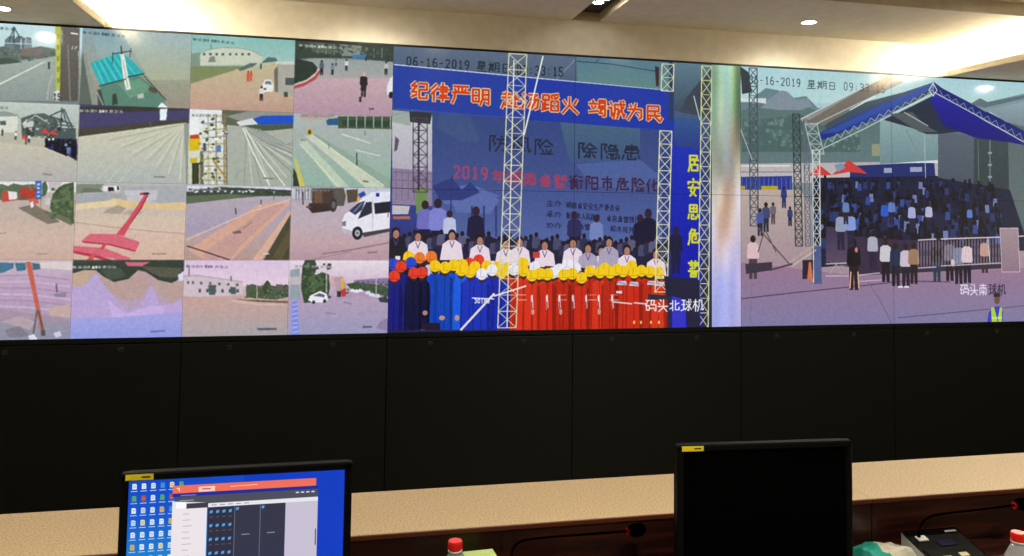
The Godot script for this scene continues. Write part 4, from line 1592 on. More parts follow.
	man(157,702,98,"6c6468","584c54","2a2220")
	man(211,629,98,"2c3c74","2c345c","2a2220")
	man(241,710,89,"34406c","2c2c40","2a2220")
	ln("4c4048",4.4,[112,737,83,826])
	ln("4c4048",4.4,[122,737,171,826])
	ln("5c4c58",5.8,[83,720,240,883])
	pg("3c3444",[20,879,151,870,151,906,24,923])
	ln("4c3c48",8.0,[141,906,250,879])
	ln("b09c94",10.7,[240,870,370,789])
	ln("c8b4a4",5.3,[249,888,370,816])
	pg("2c2430",[302,861,355,861,354,946,301,946])
	pg("d07050",[324,950,334,870,344,870,354,955])
	ln("c0b8c0",4.9,[420,879,532,874])
	ln("b4acb8",5.4,[419,933,552,933,697,920])
	ln("a8a0a8",4.0,[440,924,471,879,501,924])
	ln("b0a8b4",5.4,[552,960,707,952])
	man(562,997,235,"18141c","241c22","201a1c")
	el("c8786c",576,815,8.3,11.8)
	ln("d8a890",6.8,[547,915,541,988])
	ln("d8a890",6.8,[583,915,587,988])
	man(497,816,181,"9098b4","28243c","2a2220")
	man(548,806,172,"8098d0","28243c","2a2220")
	man(661,906,182,"a8a8bc","28243c","2a2220")
	man(726,723,138,"2c58c0","28284c","2a2220")
	man(524,698,118,"6080b4","28243c","2a2220")
	man(869,731,139,"a0a8d0","28243c","2a2220")
	man(961,721,131,"b0b0d0","28243c","2a2220")
	man(1185,709,104,"5878c0","28243c","2a2220")
	man(763,695,120,"607cc0","28243c","2a2220")
	man(728,961,201,"c8c4cc","1c1824","2a2220")
	man(780,980,201,"24304c","20202c","2a2220")
	man(833,985,202,"c8b8cc","20202c","2a2220")
	man(876,971,193,"98785c","241c24","2a2220")
	man(1000,963,195,"1c1c20","28384c","2a2220")
	man(1070,958,205,"6c6474","1c1c28","2a2220")
	man(1119,973,205,"707c98","1c1c28","2a2220")
	man(1166,968,206,"dcc4cc","1c1828","2a2220")
	man(1264,921,170,"c09484","3c2c30","2a2220")
	pg("d8d4e4",[791,980,817,980,817,989,791,989])
	pg("d8d4e4",[823,980,849,980,849,989,823,989])
	el("d4c4cc",1088,874,10.9,16.8)
	ln("ccc0c8",6.0,[901,768,998,763])
	ln("ccc0c8",6.1,[1025,762,1352,751,1489,745])
	ln("b8acb8",5.5,[899,898,996,893])
	ln("b8acb8",5.6,[1023,888,1361,874])
	ln("ccc0c8",5.7,[1285,756,1293,870])
	ln("b4a8b8",2.6,[901,768,899,893])
	ln("b4a8b8",2.6,[917,767,915,892])
	ln("b4a8b8",2.6,[933,767,931,892])
	ln("b4a8b8",2.6,[949,766,947,892])
	ln("b4a8b8",2.6,[965,766,963,891])
	ln("b4a8b8",2.6,[982,765,979,891])
	ln("b4a8b8",2.6,[998,764,996,890])
	ln("b4a8b8",2.6,[1014,764,1012,890])
	ln("b4a8b8",2.6,[1031,763,1028,889])
	ln("b4a8b8",2.6,[1047,763,1045,889])
	ln("b4a8b8",2.6,[1063,762,1061,888])
	ln("b4a8b8",2.6,[1080,762,1077,888])
	ln("b4a8b8",2.6,[1096,761,1094,887])
	ln("b4a8b8",2.6,[1113,760,1110,887])
	ln("b4a8b8",2.6,[1129,760,1127,887])
	ln("b4a8b8",2.6,[1146,759,1143,886])
	ln("b4a8b8",2.6,[1162,759,1160,886])
	ln("b4a8b8",2.6,[1179,758,1176,885])
	ln("b4a8b8",2.6,[1196,757,1193,885])
	ln("b4a8b8",2.6,[1212,757,1209,884])
	ln("b4a8b8",2.6,[1229,756,1226,884])
	ln("b4a8b8",2.6,[1246,756,1243,883])
	ln("b4a8b8",2.6,[1262,755,1260,883])
	ln("b4a8b8",2.6,[1279,755,1276,882])
	ln("b4a8b8",2.6,[1296,754,1293,882])
	ln("b4a8b8",2.6,[1313,753,1310,881])
	ln("b4a8b8",2.6,[1330,753,1327,881])
	ln("b4a8b8",2.6,[1347,752,1344,880])
	gr("a08c94","8c7484",[1353,708,1456,707,1462,917,1360,917])
	ln("c4b4bc",3.8,[1353,708,1456,707,1462,917,1360,917,1353,708])
	pg("3838c0",[1270,1161,1283,1105,1311,1082,1345,1078,1361,1106,1359,1172,1270,1171])
	pg("a8d040",[1294,1086,1311,1082,1327,1134,1331,1172,1298,1171])
	pg("a8d040",[1345,1082,1356,1087,1354,1172,1337,1172,1332,1134])
	ln("e4e8d4",4.2,[1299,1134,1355,1134])
	el("6c4c40",1329,1049,16.3,20.7)
	pg("20202c",[1309,1035,1315,1016,1343,1016,1349,1035])
	tx("303c44",3.6,"06-16-2019",37,56,300,61,38.6)
	tx("303c44",3.2,"星期日",325,63,484,66,39.1)
	tx("303c44",3.3,"09:33:15",515,65,740,68,39.6)
	tx("e4d8ec",5.2,"码头南",1122,998,1277,997,56.2)
	tx("3c3048",5.7,"球机",1279,998,1380,1000,56.6)
	return end_picture(0.36, 0.5, 8)

# ---------------------------------------------------------------- builders
func display_panel(col: int, row: int, label: String, m: Material, block: int, feeds: Array) -> void:
	var x := WALL_LEFT + (col + 0.5) * PANEL_W
	var y := SCREEN_TOP - (row + 1) * PANEL_H
	var t := thing("display_panel", label, "screen", Vector3(x, y, 0), 0.0, "display panels of the video wall")
	part("housing", box(Vector3(PANEL_W - 0.001, PANEL_H - 0.001, 0.5), 0.002, Vector3(0, PANEL_H / 2, -0.2535)), mat("panel_housing", Color(0.05, 0.05, 0.055), 0.5), t)
	var u0 := (col - block * 2) * 0.5
	var v0 := row * 0.5
	var gap := 0.0022
	if feeds.is_empty():
		part("screen", picture_slab(PANEL_W - gap, PANEL_H - gap, 0.0, Rect2(u0, v0, 0.5, 0.5)), m, t, Vector3(0, PANEL_H / 2, 0))
		return
	for k in 4:
		var cx := k % 2
		var cy := k / 2
		part("camera_feed", picture_slab(PANEL_W / 2 - gap * 0.5, PANEL_H / 2 - gap * 0.5, 0.0, Rect2(u0 + cx * 0.25, v0 + cy * 0.25, 0.25, 0.25)), m, t, Vector3((cx - 0.5) * PANEL_W / 2, PANEL_H * (0.75 - cy * 0.5), 0), feeds[k])

func base_cabinet(col: int, label: String) -> void:
	var x := WALL_LEFT + (col + 0.5) * PANEL_W
	var t := thing("base_cabinet", label, "cabinet", Vector3(x, FLOOR, 0), 0.0, "black base cabinets under the video wall")
	var black := dull("cabinet_black", Color(0.10, 0.106, 0.098), 0.62)
	part("body", box(Vector3(PANEL_W - 0.004, 1.012, 0.48), 0.0, Vector3(0, 0.508, -0.256)), mat("cabinet_inside", Color(0.05, 0.05, 0.05), 0.7), t)
	part("top_rail", box(Vector3(PANEL_W - 0.002, 0.028, 0.016), 0.002, Vector3(0, 1.004, -0.008)), black, t)
	var d := part("door", box(Vector3(PANEL_W - 0.005, 0.98, 0.016), 0.0025, Vector3(0, 0.493, -0.008)), black, t)
	for s in [-0.335, 0.275]:
		part("lock_plate", box(Vector3(0.03, 0.028, 0.003), 0.001, Vector3(s, 0.950, 0.0012)), mat("lock_rim", Color(0.16, 0.16, 0.16), 0.4, 0.4), d)
		part("keyhole", box(Vector3(0.017, 0.017, 0.002), 0.0005, Vector3(s, 0.950, 0.0034)), mat("lock_hole", Color(0.015, 0.015, 0.015), 0.5), d)

func downlight(at: Vector3, label: String, energy: float, angle: float, brightness: float) -> void:
	var t := thing("downlight", label, "lamp", at, 0.0, "round recessed downlights")
	part("trim_ring", lathe([Vector2(0.043, -0.002), Vector2(0.046, -0.007), Vector2(0.056, -0.006), Vector2(0.062, 0.0)]), mat("ring_white", Color(0.86, 0.83, 0.76), 0.4), t)
	part("lens", lathe([Vector2(0.0, -0.0045), Vector2(0.03, -0.0045), Vector2(0.0445, -0.003)]), glow("downlight_lens_%d" % brightness, Color(1.0, 0.97, 0.93), brightness), t)
	var l := SpotLight3D.new()
	l.name = "beam"
	l.position = Vector3(0, -0.02, 0)
	l.rotation_degrees.x = -90
	l.light_color = Color(1.0, 0.965, 0.89)
	l.light_energy = energy
	l.spot_angle = angle
	l.spot_angle_attenuation = 0.6
	l.spot_range = 8.0
	l.spot_attenuation = 2.0
	l.light_size = 0.04
	l.shadow_enabled = true
	t.add_child(l)

func added_can_light(at: Vector3, label: String, energy: float) -> void:  # added fill lamp; the deep can keeps its lens out of screen reflections
	var t := thing("added_can_downlight", label, "lamp", at, 0.0, "added unseen black can lights on the raised ceiling")
	var black := dull("added_can_black", Color(0.05, 0.05, 0.05), 0.7)
	part("mount", lathe([Vector2(0.0, 0.0), Vector2(0.03, 0.0), Vector2(0.03, -0.012), Vector2(0.0, -0.012)]), black, t)
	part("can", lathe([Vector2(0.0, -0.012), Vector2(0.055, -0.012), Vector2(0.055, -0.16), Vector2(0.050, -0.16), Vector2(0.048, -0.09)]), black, t)
	part("lens", lathe([Vector2(0.0, -0.09), Vector2(0.048, -0.09)]), glow("added_can_lens", Color(1.0, 0.97, 0.92), 12.0), t)
	var l := SpotLight3D.new()
	l.name = "beam"
	l.position = Vector3(0, -0.095, 0)
	l.rotation_degrees.x = -90
	l.light_color = Color(1.0, 0.965, 0.89)
	l.light_energy = energy
	l.spot_angle = 45.0
	l.spot_range = 8.0
	l.spot_attenuation = 2.0
	l.light_size = 0.03
	l.shadow_enabled = true
	t.add_child(l)

func cove(s: float) -> void:
	var side := "left" if s < 0 else "right"
	var paint: Material = mats["wall_paint"]
	var z := 0.88
	# lower board with its upturned lip, the open gap above it and the back of the trough
	setting("soffit_" + side, box(Vector3(SIDE - 2.951, 0.03, BACK), 0.0, Vector3(s * (SIDE + 2.951) / 2, 2.727, BACK / 2)), paint, Vector3.ZERO, "cream dropped soffit board along the side of the room")
	setting("soffit_lip_" + side, box(Vector3(0.02, 0.045, BACK), 0.0015, Vector3(s * 2.94, 2.7345, BACK / 2)), paint, Vector3.ZERO, "thin cream lip edging the light cove")
	setting("cove_back_" + side, box(Vector3(0.05, 0.356, z), 0.0, Vector3(s * 3.24, 2.921, z / 2)), paint, Vector3.ZERO, "cream back of the light cove")
	setting("cove_front_" + side, box(Vector3(SIDE - 2.952, 0.286, BACK - z - 0.002), 0.0, Vector3(s * (SIDE + 2.952) / 2, 2.886, (BACK + z + 0.002) / 2)), paint, Vector3.ZERO, "cream bulkhead above the side soffit")
	setting("cove_top_" + side, box(Vector3(SIDE - 2.9, 0.04, z), 0.0, Vector3(s * (SIDE + 2.9) / 2, 3.12, z / 2)), paint, Vector3.ZERO, "cream top of the light cove")
	var t := thing("cove_light_panel", "warm white light panel in the cove beside the " + ("harbour road picture" if s < 0 else "blue roof picture"), "lamp", Vector3(s * 3.215, 2.97, 0.0))
	part("channel", box(Vector3(0.012, 0.23, z - 0.06), 0.002, Vector3(-s * 0.006, 0, z / 2)), mat("ring_white", Color(0.86, 0.83, 0.76), 0.4), t)
	part("diffuser", box(Vector3(0.01, 0.21, z - 0.08), 0.003, Vector3(-s * 0.017, 0, z / 2)), glow("strip_diffuser", Color(1.0, 0.96, 0.87), 2.5), t)
	var l := AreaLight3D.new()
	l.name = "strip"
	l.area_size = Vector2(z - 0.08, 0.2)
	l.position = Vector3(-s * 0.026, 0, z / 2)
	l.rotation_degrees = Vector3(0, 90 * s, 0)
	l.light_color = Color(1.0, 0.96, 0.87)
	l.light_energy = 7.0
	l.area_range = 8.0
	l.area_attenuation = 2.0
	l.shadow_enabled = true
	t.add_child(l)

func slot_lamp() -> void:
	var t := thing("slot_downlight", "long dark slot lamp with round spot bulbs recessed in the ceiling", "lamp", Vector3(0.065, CEILING, 0.0))
	var dark := mat("slot_dark", Color(0.09, 0.085, 0.075), 0.5)
	var rim := mat("slot_rim", Color(0.72, 0.66, 0.54), 0.45)
	part("tray", box(Vector3(0.196, 0.004, 0.66), 0.0, Vector3(0, 0.062, 0.345)), dark, t)
	for s in [-1.0, 1.0]:
		part("side_rim", box(Vector3(0.004, 0.064, 0.664), 0.001, Vector3(s * 0.1, 0.031, 0.345)), rim, t)
	for z in [0.013, 0.677]:
		part("end_rim", box(Vector3(0.196, 0.064, 0.004), 0.001, Vector3(0, 0.031, z)), rim, t)
	for k in 3:
		var z := 0.34 + k * 0.1
		var b := part("spot_bulb", lathe([Vector2(0.0, 0.034), Vector2(0.03, 0.036), Vector2(0.035, 0.042), Vector2(0.03, 0.06)]), glow("spot_bulb_glow", Color(1.0, 0.98, 0.94), 40.0), t, Vector3(-0.02 + 0.012 * k, 0, z))
		part("bulb_ring", lathe([Vector2(0.034, 0.038), Vector2(0.042, 0.036), Vector2(0.046, 0.06)]), mat("bulb_ring_metal", Color(0.5, 0.48, 0.45), 0.3, 0.8), b)
	var l := SpotLight3D.new()
	l.name = "beam"
	l.position = Vector3(0, 0.02, 0.5)
	l.rotation_degrees.x = -90
	l.light_color = Color(1.0, 0.95, 0.86)
	l.light_energy = 4.0
	l.spot_angle = 30.0
	l.spot_range = 8.0
	l.spot_attenuation = 2.0
	l.light_size = 0.05
	l.shadow_enabled = true
	t.add_child(l)

func monitor(at: Vector3, turn: float, w: float, label: String, screen: Material, screen_label: String) -> void:
	var t := thing("monitor", label, "monitor", at, turn)
	var black := dull("monitor_black", Color(0.07, 0.07, 0.07), 0.42)
	var h := 0.305
	var b := 0.0155
	var cy := 0.225
	# frame: four bars round the screen
	part("bezel", box(Vector3(w, b, 0.022), 0.003, Vector3(0, cy + h / 2 - b / 2, 0)), black, t)
	part("bezel", box(Vector3(w, b + 0.006, 0.022), 0.003, Vector3(0, cy - h / 2 + b / 2, 0)), black, t)
	for s in [-1.0, 1.0]:
		part("bezel", box(Vector3(b, h - 0.006, 0.022), 0.003, Vector3(s * (w / 2 - b / 2), cy, 0)), black, t)
	part("screen", picture_slab(w - 2 * b, h - 2 * b, 0.0, Rect2(0, 0, 1, 1)), screen, t, Vector3(0, cy, 0.0055), screen_label)
	part("back_shell", box(Vector3(w - 0.008, h - 0.008, 0.03), 0.008, Vector3(0, cy, -0.018)), black, t)
	part("neck", box(Vector3(0.06, 0.22, 0.028), 0.006, Vector3(0, 0.12, -0.05)), black, t)
	part("foot", lathe([Vector2(0.0, 0.014), Vector2(0.07, 0.012), Vector2(0.11, 0.006), Vector2(0.112, 0.0), Vector2(0, 0)]), black, t, Vector3(0, 0, -0.03))
	var st := part("sticker", box(Vector3(0.052, 0.0115, 0.0006), 0.0, Vector3(-w / 2 + 0.036, cy + h / 2 - 0.0075, 0.0114)), mat("sticker_yellow", Color(0.95, 0.88, 0.12), 0.55), t, Vector3.ZERO, "yellow label sticker")
	part("print", box(Vector3(0.016, 0.003, 0.0003), 0.0, Vector3(-w / 2 + 0.048, cy + h / 2 - 0.0075, 0.0118)), mat("sticker_print", Color(0.25, 0.22, 0.05), 0.6), st)

func microphone(at: Vector3, label: String, path: Array, head_dir: Vector3) -> void:
	var t := thing("microphone", label, "microphone", at)
	var black := dull("mic_black", Color(0.04, 0.042, 0.045), 0.5)
	var silver := mat("mic_silver", Color(0.78, 0.79, 0.79), 0.4, 0.1)
	# wedge housing: high at the far side, low in front
	var w := 0.085
	var z0 := -0.002
	var z1 := 0.118
	var y0 := 0.055
	var y1 := 0.022
	var a := [Vector3(-w, y0, z0), Vector3(w, y0, z0), Vector3(w, y1, z1), Vector3(-w, y1, z1)]
	var st := new_st()
	quad(st, a[0], a[1], a[2], a[3], Vector3.UP)
	part("top_panel", st.commit(), black, t)
	st = new_st()
	for k in 4:
		var p: Vector3 = a[k]
		var q: Vector3 = a[(k + 1) % 4]
		var o := Vector3((p.x + q.x) / 2, 0, (p.z + q.z) / 2 - 0.058)
		quad(st, p, q, Vector3(q.x, 0, q.z), Vector3(p.x, 0, p.z), o)
	quad(st, Vector3(-w, 0, z0), Vector3(w, 0, z0), Vector3(w, 0, z1), Vector3(-w, 0, z1), Vector3.DOWN)
	part("housing", st.commit(), silver, t, Vector3.ZERO, "silver sides of the microphone base")
	var tilt := atan2(y0 - y1, z1 - z0)
	for k in 4:
		part("edge_trim", tube([a[k], a[(k + 1) % 4]], [0.0014, 0.0014], 8), silver, t)
	var slope := func(x: float, f: float) -> Vector3: return Vector3(x, lerpf(y0, y1, f) + 0.001, lerpf(z0, z1, f))
	var bits := [["socket_plate", Vector2(-0.047, 0.27), Vector3(0.03, 0.004, 0.02), silver], ["display", Vector2(0.01, 0.45), Vector3(0.05, 0.0016, 0.022), dull("mic_display", Color(0.07, 0.08, 0.20), 0.5)], ["speaker_grille", Vector2(0.0, 0.78), Vector3(0.15, 0.002, 0.045), dull("mic_grille", Color(0.13, 0.135, 0.13), 0.8)], ["button", Vector2(0.024, 0.84), Vector3(0.026, 0.004, 0.014), mat("mic_button", Color(0.78, 0.74, 0.58), 0.5)], ["button", Vector2(-0.03, 0.9), Vector3(0.026, 0.004, 0.012), mat("mic_button", Color(0.78, 0.74, 0.58), 0.5)], ["name_strip", Vector2(0.06, 0.1), Vector3(0.036, 0.0016, 0.006), silver]]
	for e in bits:
		var o := part(e[0], box(e[2], 0.0005), e[3], t, slope.call(e[1].x, e[1].y))
		o.rotation.x = tilt
	var line := smooth_path(path)
	var r := []
	for k in line.size():
		r.append(0.0028 if k > 4 else 0.006 - 0.0006 * k)
	part("gooseneck", tube(line, r), mat("gooseneck_grey", Color(0.16, 0.16, 0.165), 0.4, 0.3), t)
	var tip: Vector3 = path[-1]
	var d := head_dir.normalized()
	part("light_ring", tube([tip - d * 0.002, tip + d * 0.005], [0.0105, 0.0115], 20), mat("ring_red", Color(0.82, 0.14, 0.09), 0.4), t, Vector3.ZERO, "red ring behind the microphone head")
	part("foam_head", tube([tip + d * 0.004, tip + d * 0.008, tip + d * 0.02, tip + d * 0.034, tip + d * 0.043, tip + d * 0.047], [0.011, 0.0145, 0.0165, 0.016, 0.011, 0.004], 22), mat("foam", Color(0.05, 0.05, 0.05), 0.95), t)

func bottle(at: Vector3, label: String) -> void:
	var t := thing("water_bottle", label, "bottle", at)
	var pet := mat("clear_plastic", Color(0.92, 0.94, 0.95, 0.22), 0.08)
	pet.transparency = BaseMaterial3D.TRANSPARENCY_ALPHA
	part("body", lathe([Vector2(0.0, 0.003), Vector2(0.026, 0.0), Vector2(0.031, 0.006), Vector2(0.0315, 0.05), Vector2(0.030, 0.056), Vector2(0.0315, 0.062), Vector2(0.0315, 0.135), Vector2(0.030, 0.145), Vector2(0.031, 0.152), Vector2(0.027, 0.172), Vector2(0.0185, 0.190), Vector2(0.0135, 0.199), Vector2(0.0125, 0.208)]), pet, t)
	part("water", lathe([Vector2(0.0, 0.005), Vector2(0.0295, 0.007), Vector2(0.0295, 0.13), Vector2(0.0, 0.13)]), pet, t)
	part("label_sleeve", lathe([Vector2(0.0318, 0.066), Vector2(0.0318, 0.128)]), mat("sleeve", Color(0.80, 0.24, 0.2), 0.4), t, Vector3.ZERO, "printed red sleeve")
	part("neck_collar", lathe([Vector2(0.0125, 0.203), Vector2(0.0148, 0.2035), Vector2(0.0148, 0.2055), Vector2(0.0125, 0.206)]), mat("collar_white", Color(0.85, 0.86, 0.88), 0.3), t)
	var cap := []
	for p in [Vector2(0.0138, 0.2065), Vector2(0.0146, 0.2075), Vector2(0.0146, 0.2225), Vector2(0.0136, 0.2245), Vector2(0.0, 0.225)]:
		cap.append(p)
	var c := part("cap", lathe(cap, 40), mat("cap_red", Color(0.86, 0.10, 0.07), 0.4), t, Vector3.ZERO, "red screw cap")
	for k in 30:
		var a := TAU * k / 30
		part("rib", box(Vector3(0.0012, 0.012, 0.0012), 0.0003), mat("cap_red", Color.RED), c, Vector3(cos(a) * 0.0147, 0.2148, sin(a) * 0.0147))

func _ready() -> void:
	# ------------------------------------------------------------ camera
	var cam := Camera3D.new()
	cam.name = "camera"
	cam.position = Vector3(-1.55976, 1.62016, 5.14081)
	cam.rotation = Vector3(0.0544, -0.21668, 0.0133)
	cam.near = 0.05
	cam.far = 60.0
	cam.projection = Camera3D.PROJECTION_FRUSTUM
	cam.size = 0.05 * 556.0 / 800.0
	cam.frustum_offset = Vector2(0, 0.05 * (172.0 - 278.0) / 800.0)
	add_child(cam)
	cam.current = true
	# ------------------------------------------------------------ environment
	var we := WorldEnvironment.new()
	we.name = "environment"
	var env := Environment.new()
	env.background_mode = Environment.BG_COLOR
	env.background_color = Color.BLACK
	env.tonemap_mode = Environment.TONE_MAPPER_LINEAR
	env.tonemap_exposure = 1.0
	env.sdfgi_enabled = true
	env.ssao_enabled = true
	env.ssil_enabled = true
	we.environment = env
	add_child(we)
	# ------------------------------------------------------------ materials of the room
	var paint := textured("wall_paint", noise_tex(0.02, Color(0.84, 0.805, 0.725), Color(0.855, 0.82, 0.74), Color(0.87, 0.835, 0.755), 3), Vector3(0.8, 0.8, 0.8), 0.75)
	var carpet := textured("carpet", noise_tex(0.2, Color(0.52, 0.47, 0.40), Color(0.58, 0.53, 0.46), Color(0.64, 0.59, 0.52), 5), Vector3(2, 2, 2), 0.95)
	var laminate := textured("ledge_laminate", noise_tex(0.11, Color(0.72, 0.61, 0.44), Color(0.80, 0.69, 0.51), Color(0.845, 0.745, 0.57), 8, 5), Vector3(2.4, 2.4, 2.4), 0.55)
	var wood := textured("mahogany", noise_tex(0.012, Color(0.145, 0.055, 0.04), Color(0.20, 0.085, 0.06), Color(0.27, 0.125, 0.085), 12, 5), Vector3(0.35, 5.0, 5.0), 0.3)
	wood.clearcoat_enabled = true
	wood.clearcoat = 0.4
	wood.clearcoat_roughness = 0.15
	# ------------------------------------------------------------ room shell
	setting("floor", box(Vector3(SIDE * 2 + 0.2, 0.1, BACK + 0.8), 0.0, Vector3(0, FLOOR - 0.05, BACK / 2 - 0.3)), carpet, Vector3.ZERO, "beige carpet floor of the control room")
	setting("wall_front", box(Vector3(SIDE * 2, 0.44, 0.6), 0.0, Vector3(0, SCREEN_TOP + 0.014 + 0.22, -0.3)), paint, Vector3.ZERO, "cream wall band above the video wall")
	for s in [-1.0, 1.0]:
		var side := "left" if s < 0 else "right"
		setting("wall_front_" + side, box(Vector3(SIDE - 3.66, SCREEN_TOP + 0.013 - FLOOR, 0.6), 0.0, Vector3(s * (SIDE + 3.66) / 2, (SCREEN_TOP + 0.013 + FLOOR) / 2, -0.3)), paint, Vector3.ZERO, "cream wall beside the video wall")
		setting("wall_" + side, box(Vector3(0.1, 3.4, BACK + 0.8), 0.0, Vector3(s * (SIDE + 0.05), 1.5, BACK / 2 - 0.3)), paint, Vector3.ZERO, "cream side wall of the control room")
	setting("wall_back", box(Vector3(SIDE * 2 + 0.2, 3.4, 0.1), 0.0, Vector3(0, 1.5, BACK + 0.05)), paint, Vector3.ZERO, "cream back wall of the control room")
	setting("trim_1", box(Vector3(7.32, 0.0135, 0.02), 0.002, Vector3(0, SCREEN_TOP + 0.0068, -0.006)), mat("trim_black", Color(0.03, 0.03, 0.03), 0.5), Vector3.ZERO, "thin black trim along the top of the video wall")
	# ceiling by the wall: boards left and right of the lamp slot, then the higher tray
	var zc := 0.88
	setting("ceiling", box(Vector3(2.9 - 0.037, 0.155, zc), 0.0, Vector3((-2.9 - 0.037) / 2, CEILING + 0.0775, zc / 2)), paint, Vector3.ZERO, "cream lowered ceiling strip by the video wall")
	setting("ceiling_right", box(Vector3(2.9 - 0.167, 0.155, zc), 0.0, Vector3((2.9 + 0.167) / 2, CEILING + 0.0775, zc / 2)), paint, Vector3.ZERO, "cream lowered ceiling strip by the video wall")
	setting("ceiling_slot_end", box(Vector3(0.204, 0.09, zc - 0.682), 0.0, Vector3(0.065, CEILING + 0.045, (zc + 0.682) / 2)), paint, Vector3.ZERO, "cream ceiling at the end of the lamp slot")
	setting("ceiling_slot_top", box(Vector3(0.204, 0.02, 0.682), 0.0, Vector3(0.065, CEILING + 0.08, 0.341)), paint, Vector3.ZERO, "ceiling above the lamp slot")
	setting("ceiling_tray", box(Vector3(SIDE * 2 + 0.2, 0.1, BACK - zc + 0.1), 0.0, Vector3(0, TRAY + 0.05, (BACK + zc + 0.104) / 2)), paint, Vector3.ZERO, "cream raised ceiling of the room")
	cove(-1.0)
	cove(1.0)
	# ------------------------------------------------------------ lamps
	downlight(Vector3(1.513, CEILING, 0.387), "glowing round downlight in the ceiling strip, above the pier picture's left edge", 0.45, 80.0, 90.0)
	downlight(Vector3(-1.383, CEILING, 0.387), "glowing round downlight in the ceiling strip, above the blue banner's left end", 0.45, 80.0, 90.0)
	downlight(Vector3(-3.36, 2.712, 0.35), "glowing round downlight in the soffit above the harbour road picture", 0.5, 60.0, 250.0)
	downlight(Vector3(3.575, 2.712, 0.34), "glowing round downlight in the soffit above the blue roof picture", 0.5, 60.0, 250.0)
	for e in [[-2.4, "the turquoise boat picture"], [-0.8, "the blue banner"], [0.8, "the yellow lettered hanging"], [2.4, "the truss towers"]]:  # added row out of view, brightens the ledge and the room
		downlight(Vector3(e[0], TRAY, 1.3), "added glowing round downlight, out of view in the raised ceiling, in front of " + e[1], 1.7, 75.0, 90.0)
	for e in [[-2.4, "over the lit monitor's far side"], [-0.8, "between the two monitors"], [0.8, "over the wedge base microphone"], [2.4, "over the console's empty end"]]:  # added row behind the view, brightens the console fronts
		added_can_light(Vector3(e[0], TRAY, 4.5), "added black can light, out of view on the raised ceiling, " + e[1], 11.0)
	slot_lamp()
	# ------------------------------------------------------------ video wall
	var feeds := screen_mat("camera_feeds", paint_camera_feeds(), 1.0, 0.17)
	var stage := screen_mat("stage_picture", paint_stage_picture(), 1.0, 0.17)
	var pier := screen_mat("pier_picture", paint_pier_picture(), 1.0, 0.17)
	display_panel(0, 0, "video wall panel showing a harbour road, a turquoise boat roof, tents and a conveyor yard", feeds, 0, ["harbour road with silos and a yellow pole", "turquoise boat roof with a white mast on brown water", "pier crowd with red tents under a crane", "pale conveyor yard under a dark blue beam"])
	display_panel(1, 0, "video wall panel showing a white warehouse, a plaza with walkers and grey ramps", feeds, 0, ["white warehouse yard with a parked white car", "pink plaza with people walking", "grey ramp under a blue roof beside yellow scaffolding", "green grey road with a yellow marker"])
	display_panel(0, 1, "video wall panel showing red trucks, a fallen red mast and lilac river water", feeds, 0, ["red trucks and a tree beside a wide yard", "fallen red mast lying on a pale yard", "orange pole standing in muddy water", "lilac water with dark reflections of trees"])
	display_panel(1, 1, "video wall panel showing a white van, an empty plaza and a long white building", feeds, 0, ["empty lilac plaza with an orange walkway", "white van and a wheel loader on a yard", "long white building behind a wide yard", "street with parked cars and dark green trees"])
	display_panel(2, 0, "video wall panel showing the left half of the blue banner with red characters", stage, 1, [])
	display_panel(3, 0, "video wall panel showing the right half of the blue banner and a yellow lettered hanging", stage, 1, [])
	display_panel(2, 1, "video wall panel showing workers in blue coveralls and yellow helmets from behind", stage, 1, [])
	display_panel(3, 1, "video wall panel showing workers in red coveralls and yellow helmets from behind", stage, 1, [])
	display_panel(4, 0, "video wall panel showing a green hill, truss towers and small red tents", pier, 2, [])
	display_panel(5, 0, "video wall panel showing the peak of a blue truss roof", pier, 2, [])
	display_panel(4, 1, "video wall panel showing a pink pier with a crowd beside a truss tower", pier, 2, [])
	display_panel(5, 1, "video wall panel showing a crowd barrier and a guard in a yellow vest", pier, 2, [])
	var below := ["the tree reflections and orange pole pictures", "the white van picture", "the workers in blue coveralls", "the workers in red coveralls", "the pink pier with a truss tower", "the guard in a yellow vest"]
	for k in 6:
		base_cabinet(k, "black cabinet with two keyholes below " + below[k])
	# light that the video wall sends into the room
	var wl := AreaLight3D.new()
	wl.name = "video_wall_glow"
	wl.area_size = Vector2(7.2, 1.8)
	wl.position = Vector3(0, 1.78, 0.03)
	wl.rotation_degrees = Vector3(0, 180, 0)
	wl.light_color = Color(0.86, 0.88, 1.0)
	wl.light_energy = 0.3
	wl.area_range = 10.0
	wl.area_attenuation = 2.0
	wl.shadow_enabled = true
	add_child(wl)
	# ------------------------------------------------------------ console desk
	var desk := thing("control_console", "dark mahogany control console with a raised beige ledge", "desk", Vector3(0, 0, 3.15))
	var band := mat("edge_band", Color(0.42, 0.20, 0.12), 0.4)
	for k in 3:
		var x0 := -3.688 + k * 1.8
		var lb := part("ledge_board", box(Vector3(1.7985, 0.012, 0.299), 0.0006, Vector3(x0 + 0.9, 0.844, -0.1515)), laminate, desk)
		part("edge_band", box(Vector3(1.7985, 0.011, 0.004), 0.001, Vector3(x0 + 0.9, 0.8435, 0.0)), band, lb)
		part("upstand_panel", box(Vector3(1.797, 0.118, 0.018), 0.001, Vector3(x0 + 0.9, 0.779, -0.012)), wood, desk)
		part("rear_panel", box(Vector3(1.797, 0.985, 0.02), 0.001, Vector3(x0 + 0.9, 0.3445, -0.28)), wood, desk)
		part("worktop", box(Vector3(1.7985, 0.03, 0.7), 0.003, Vector3(x0 + 0.9, 0.705, 0.34)), wood, desk)
	for x in [-3.67, -1.888, -0.088, 1.694]:
		part("side_panel", box(Vector3(0.03, 0.84, 0.9), 0.002, Vector3(x, 0.27, 0.18)), wood, desk)
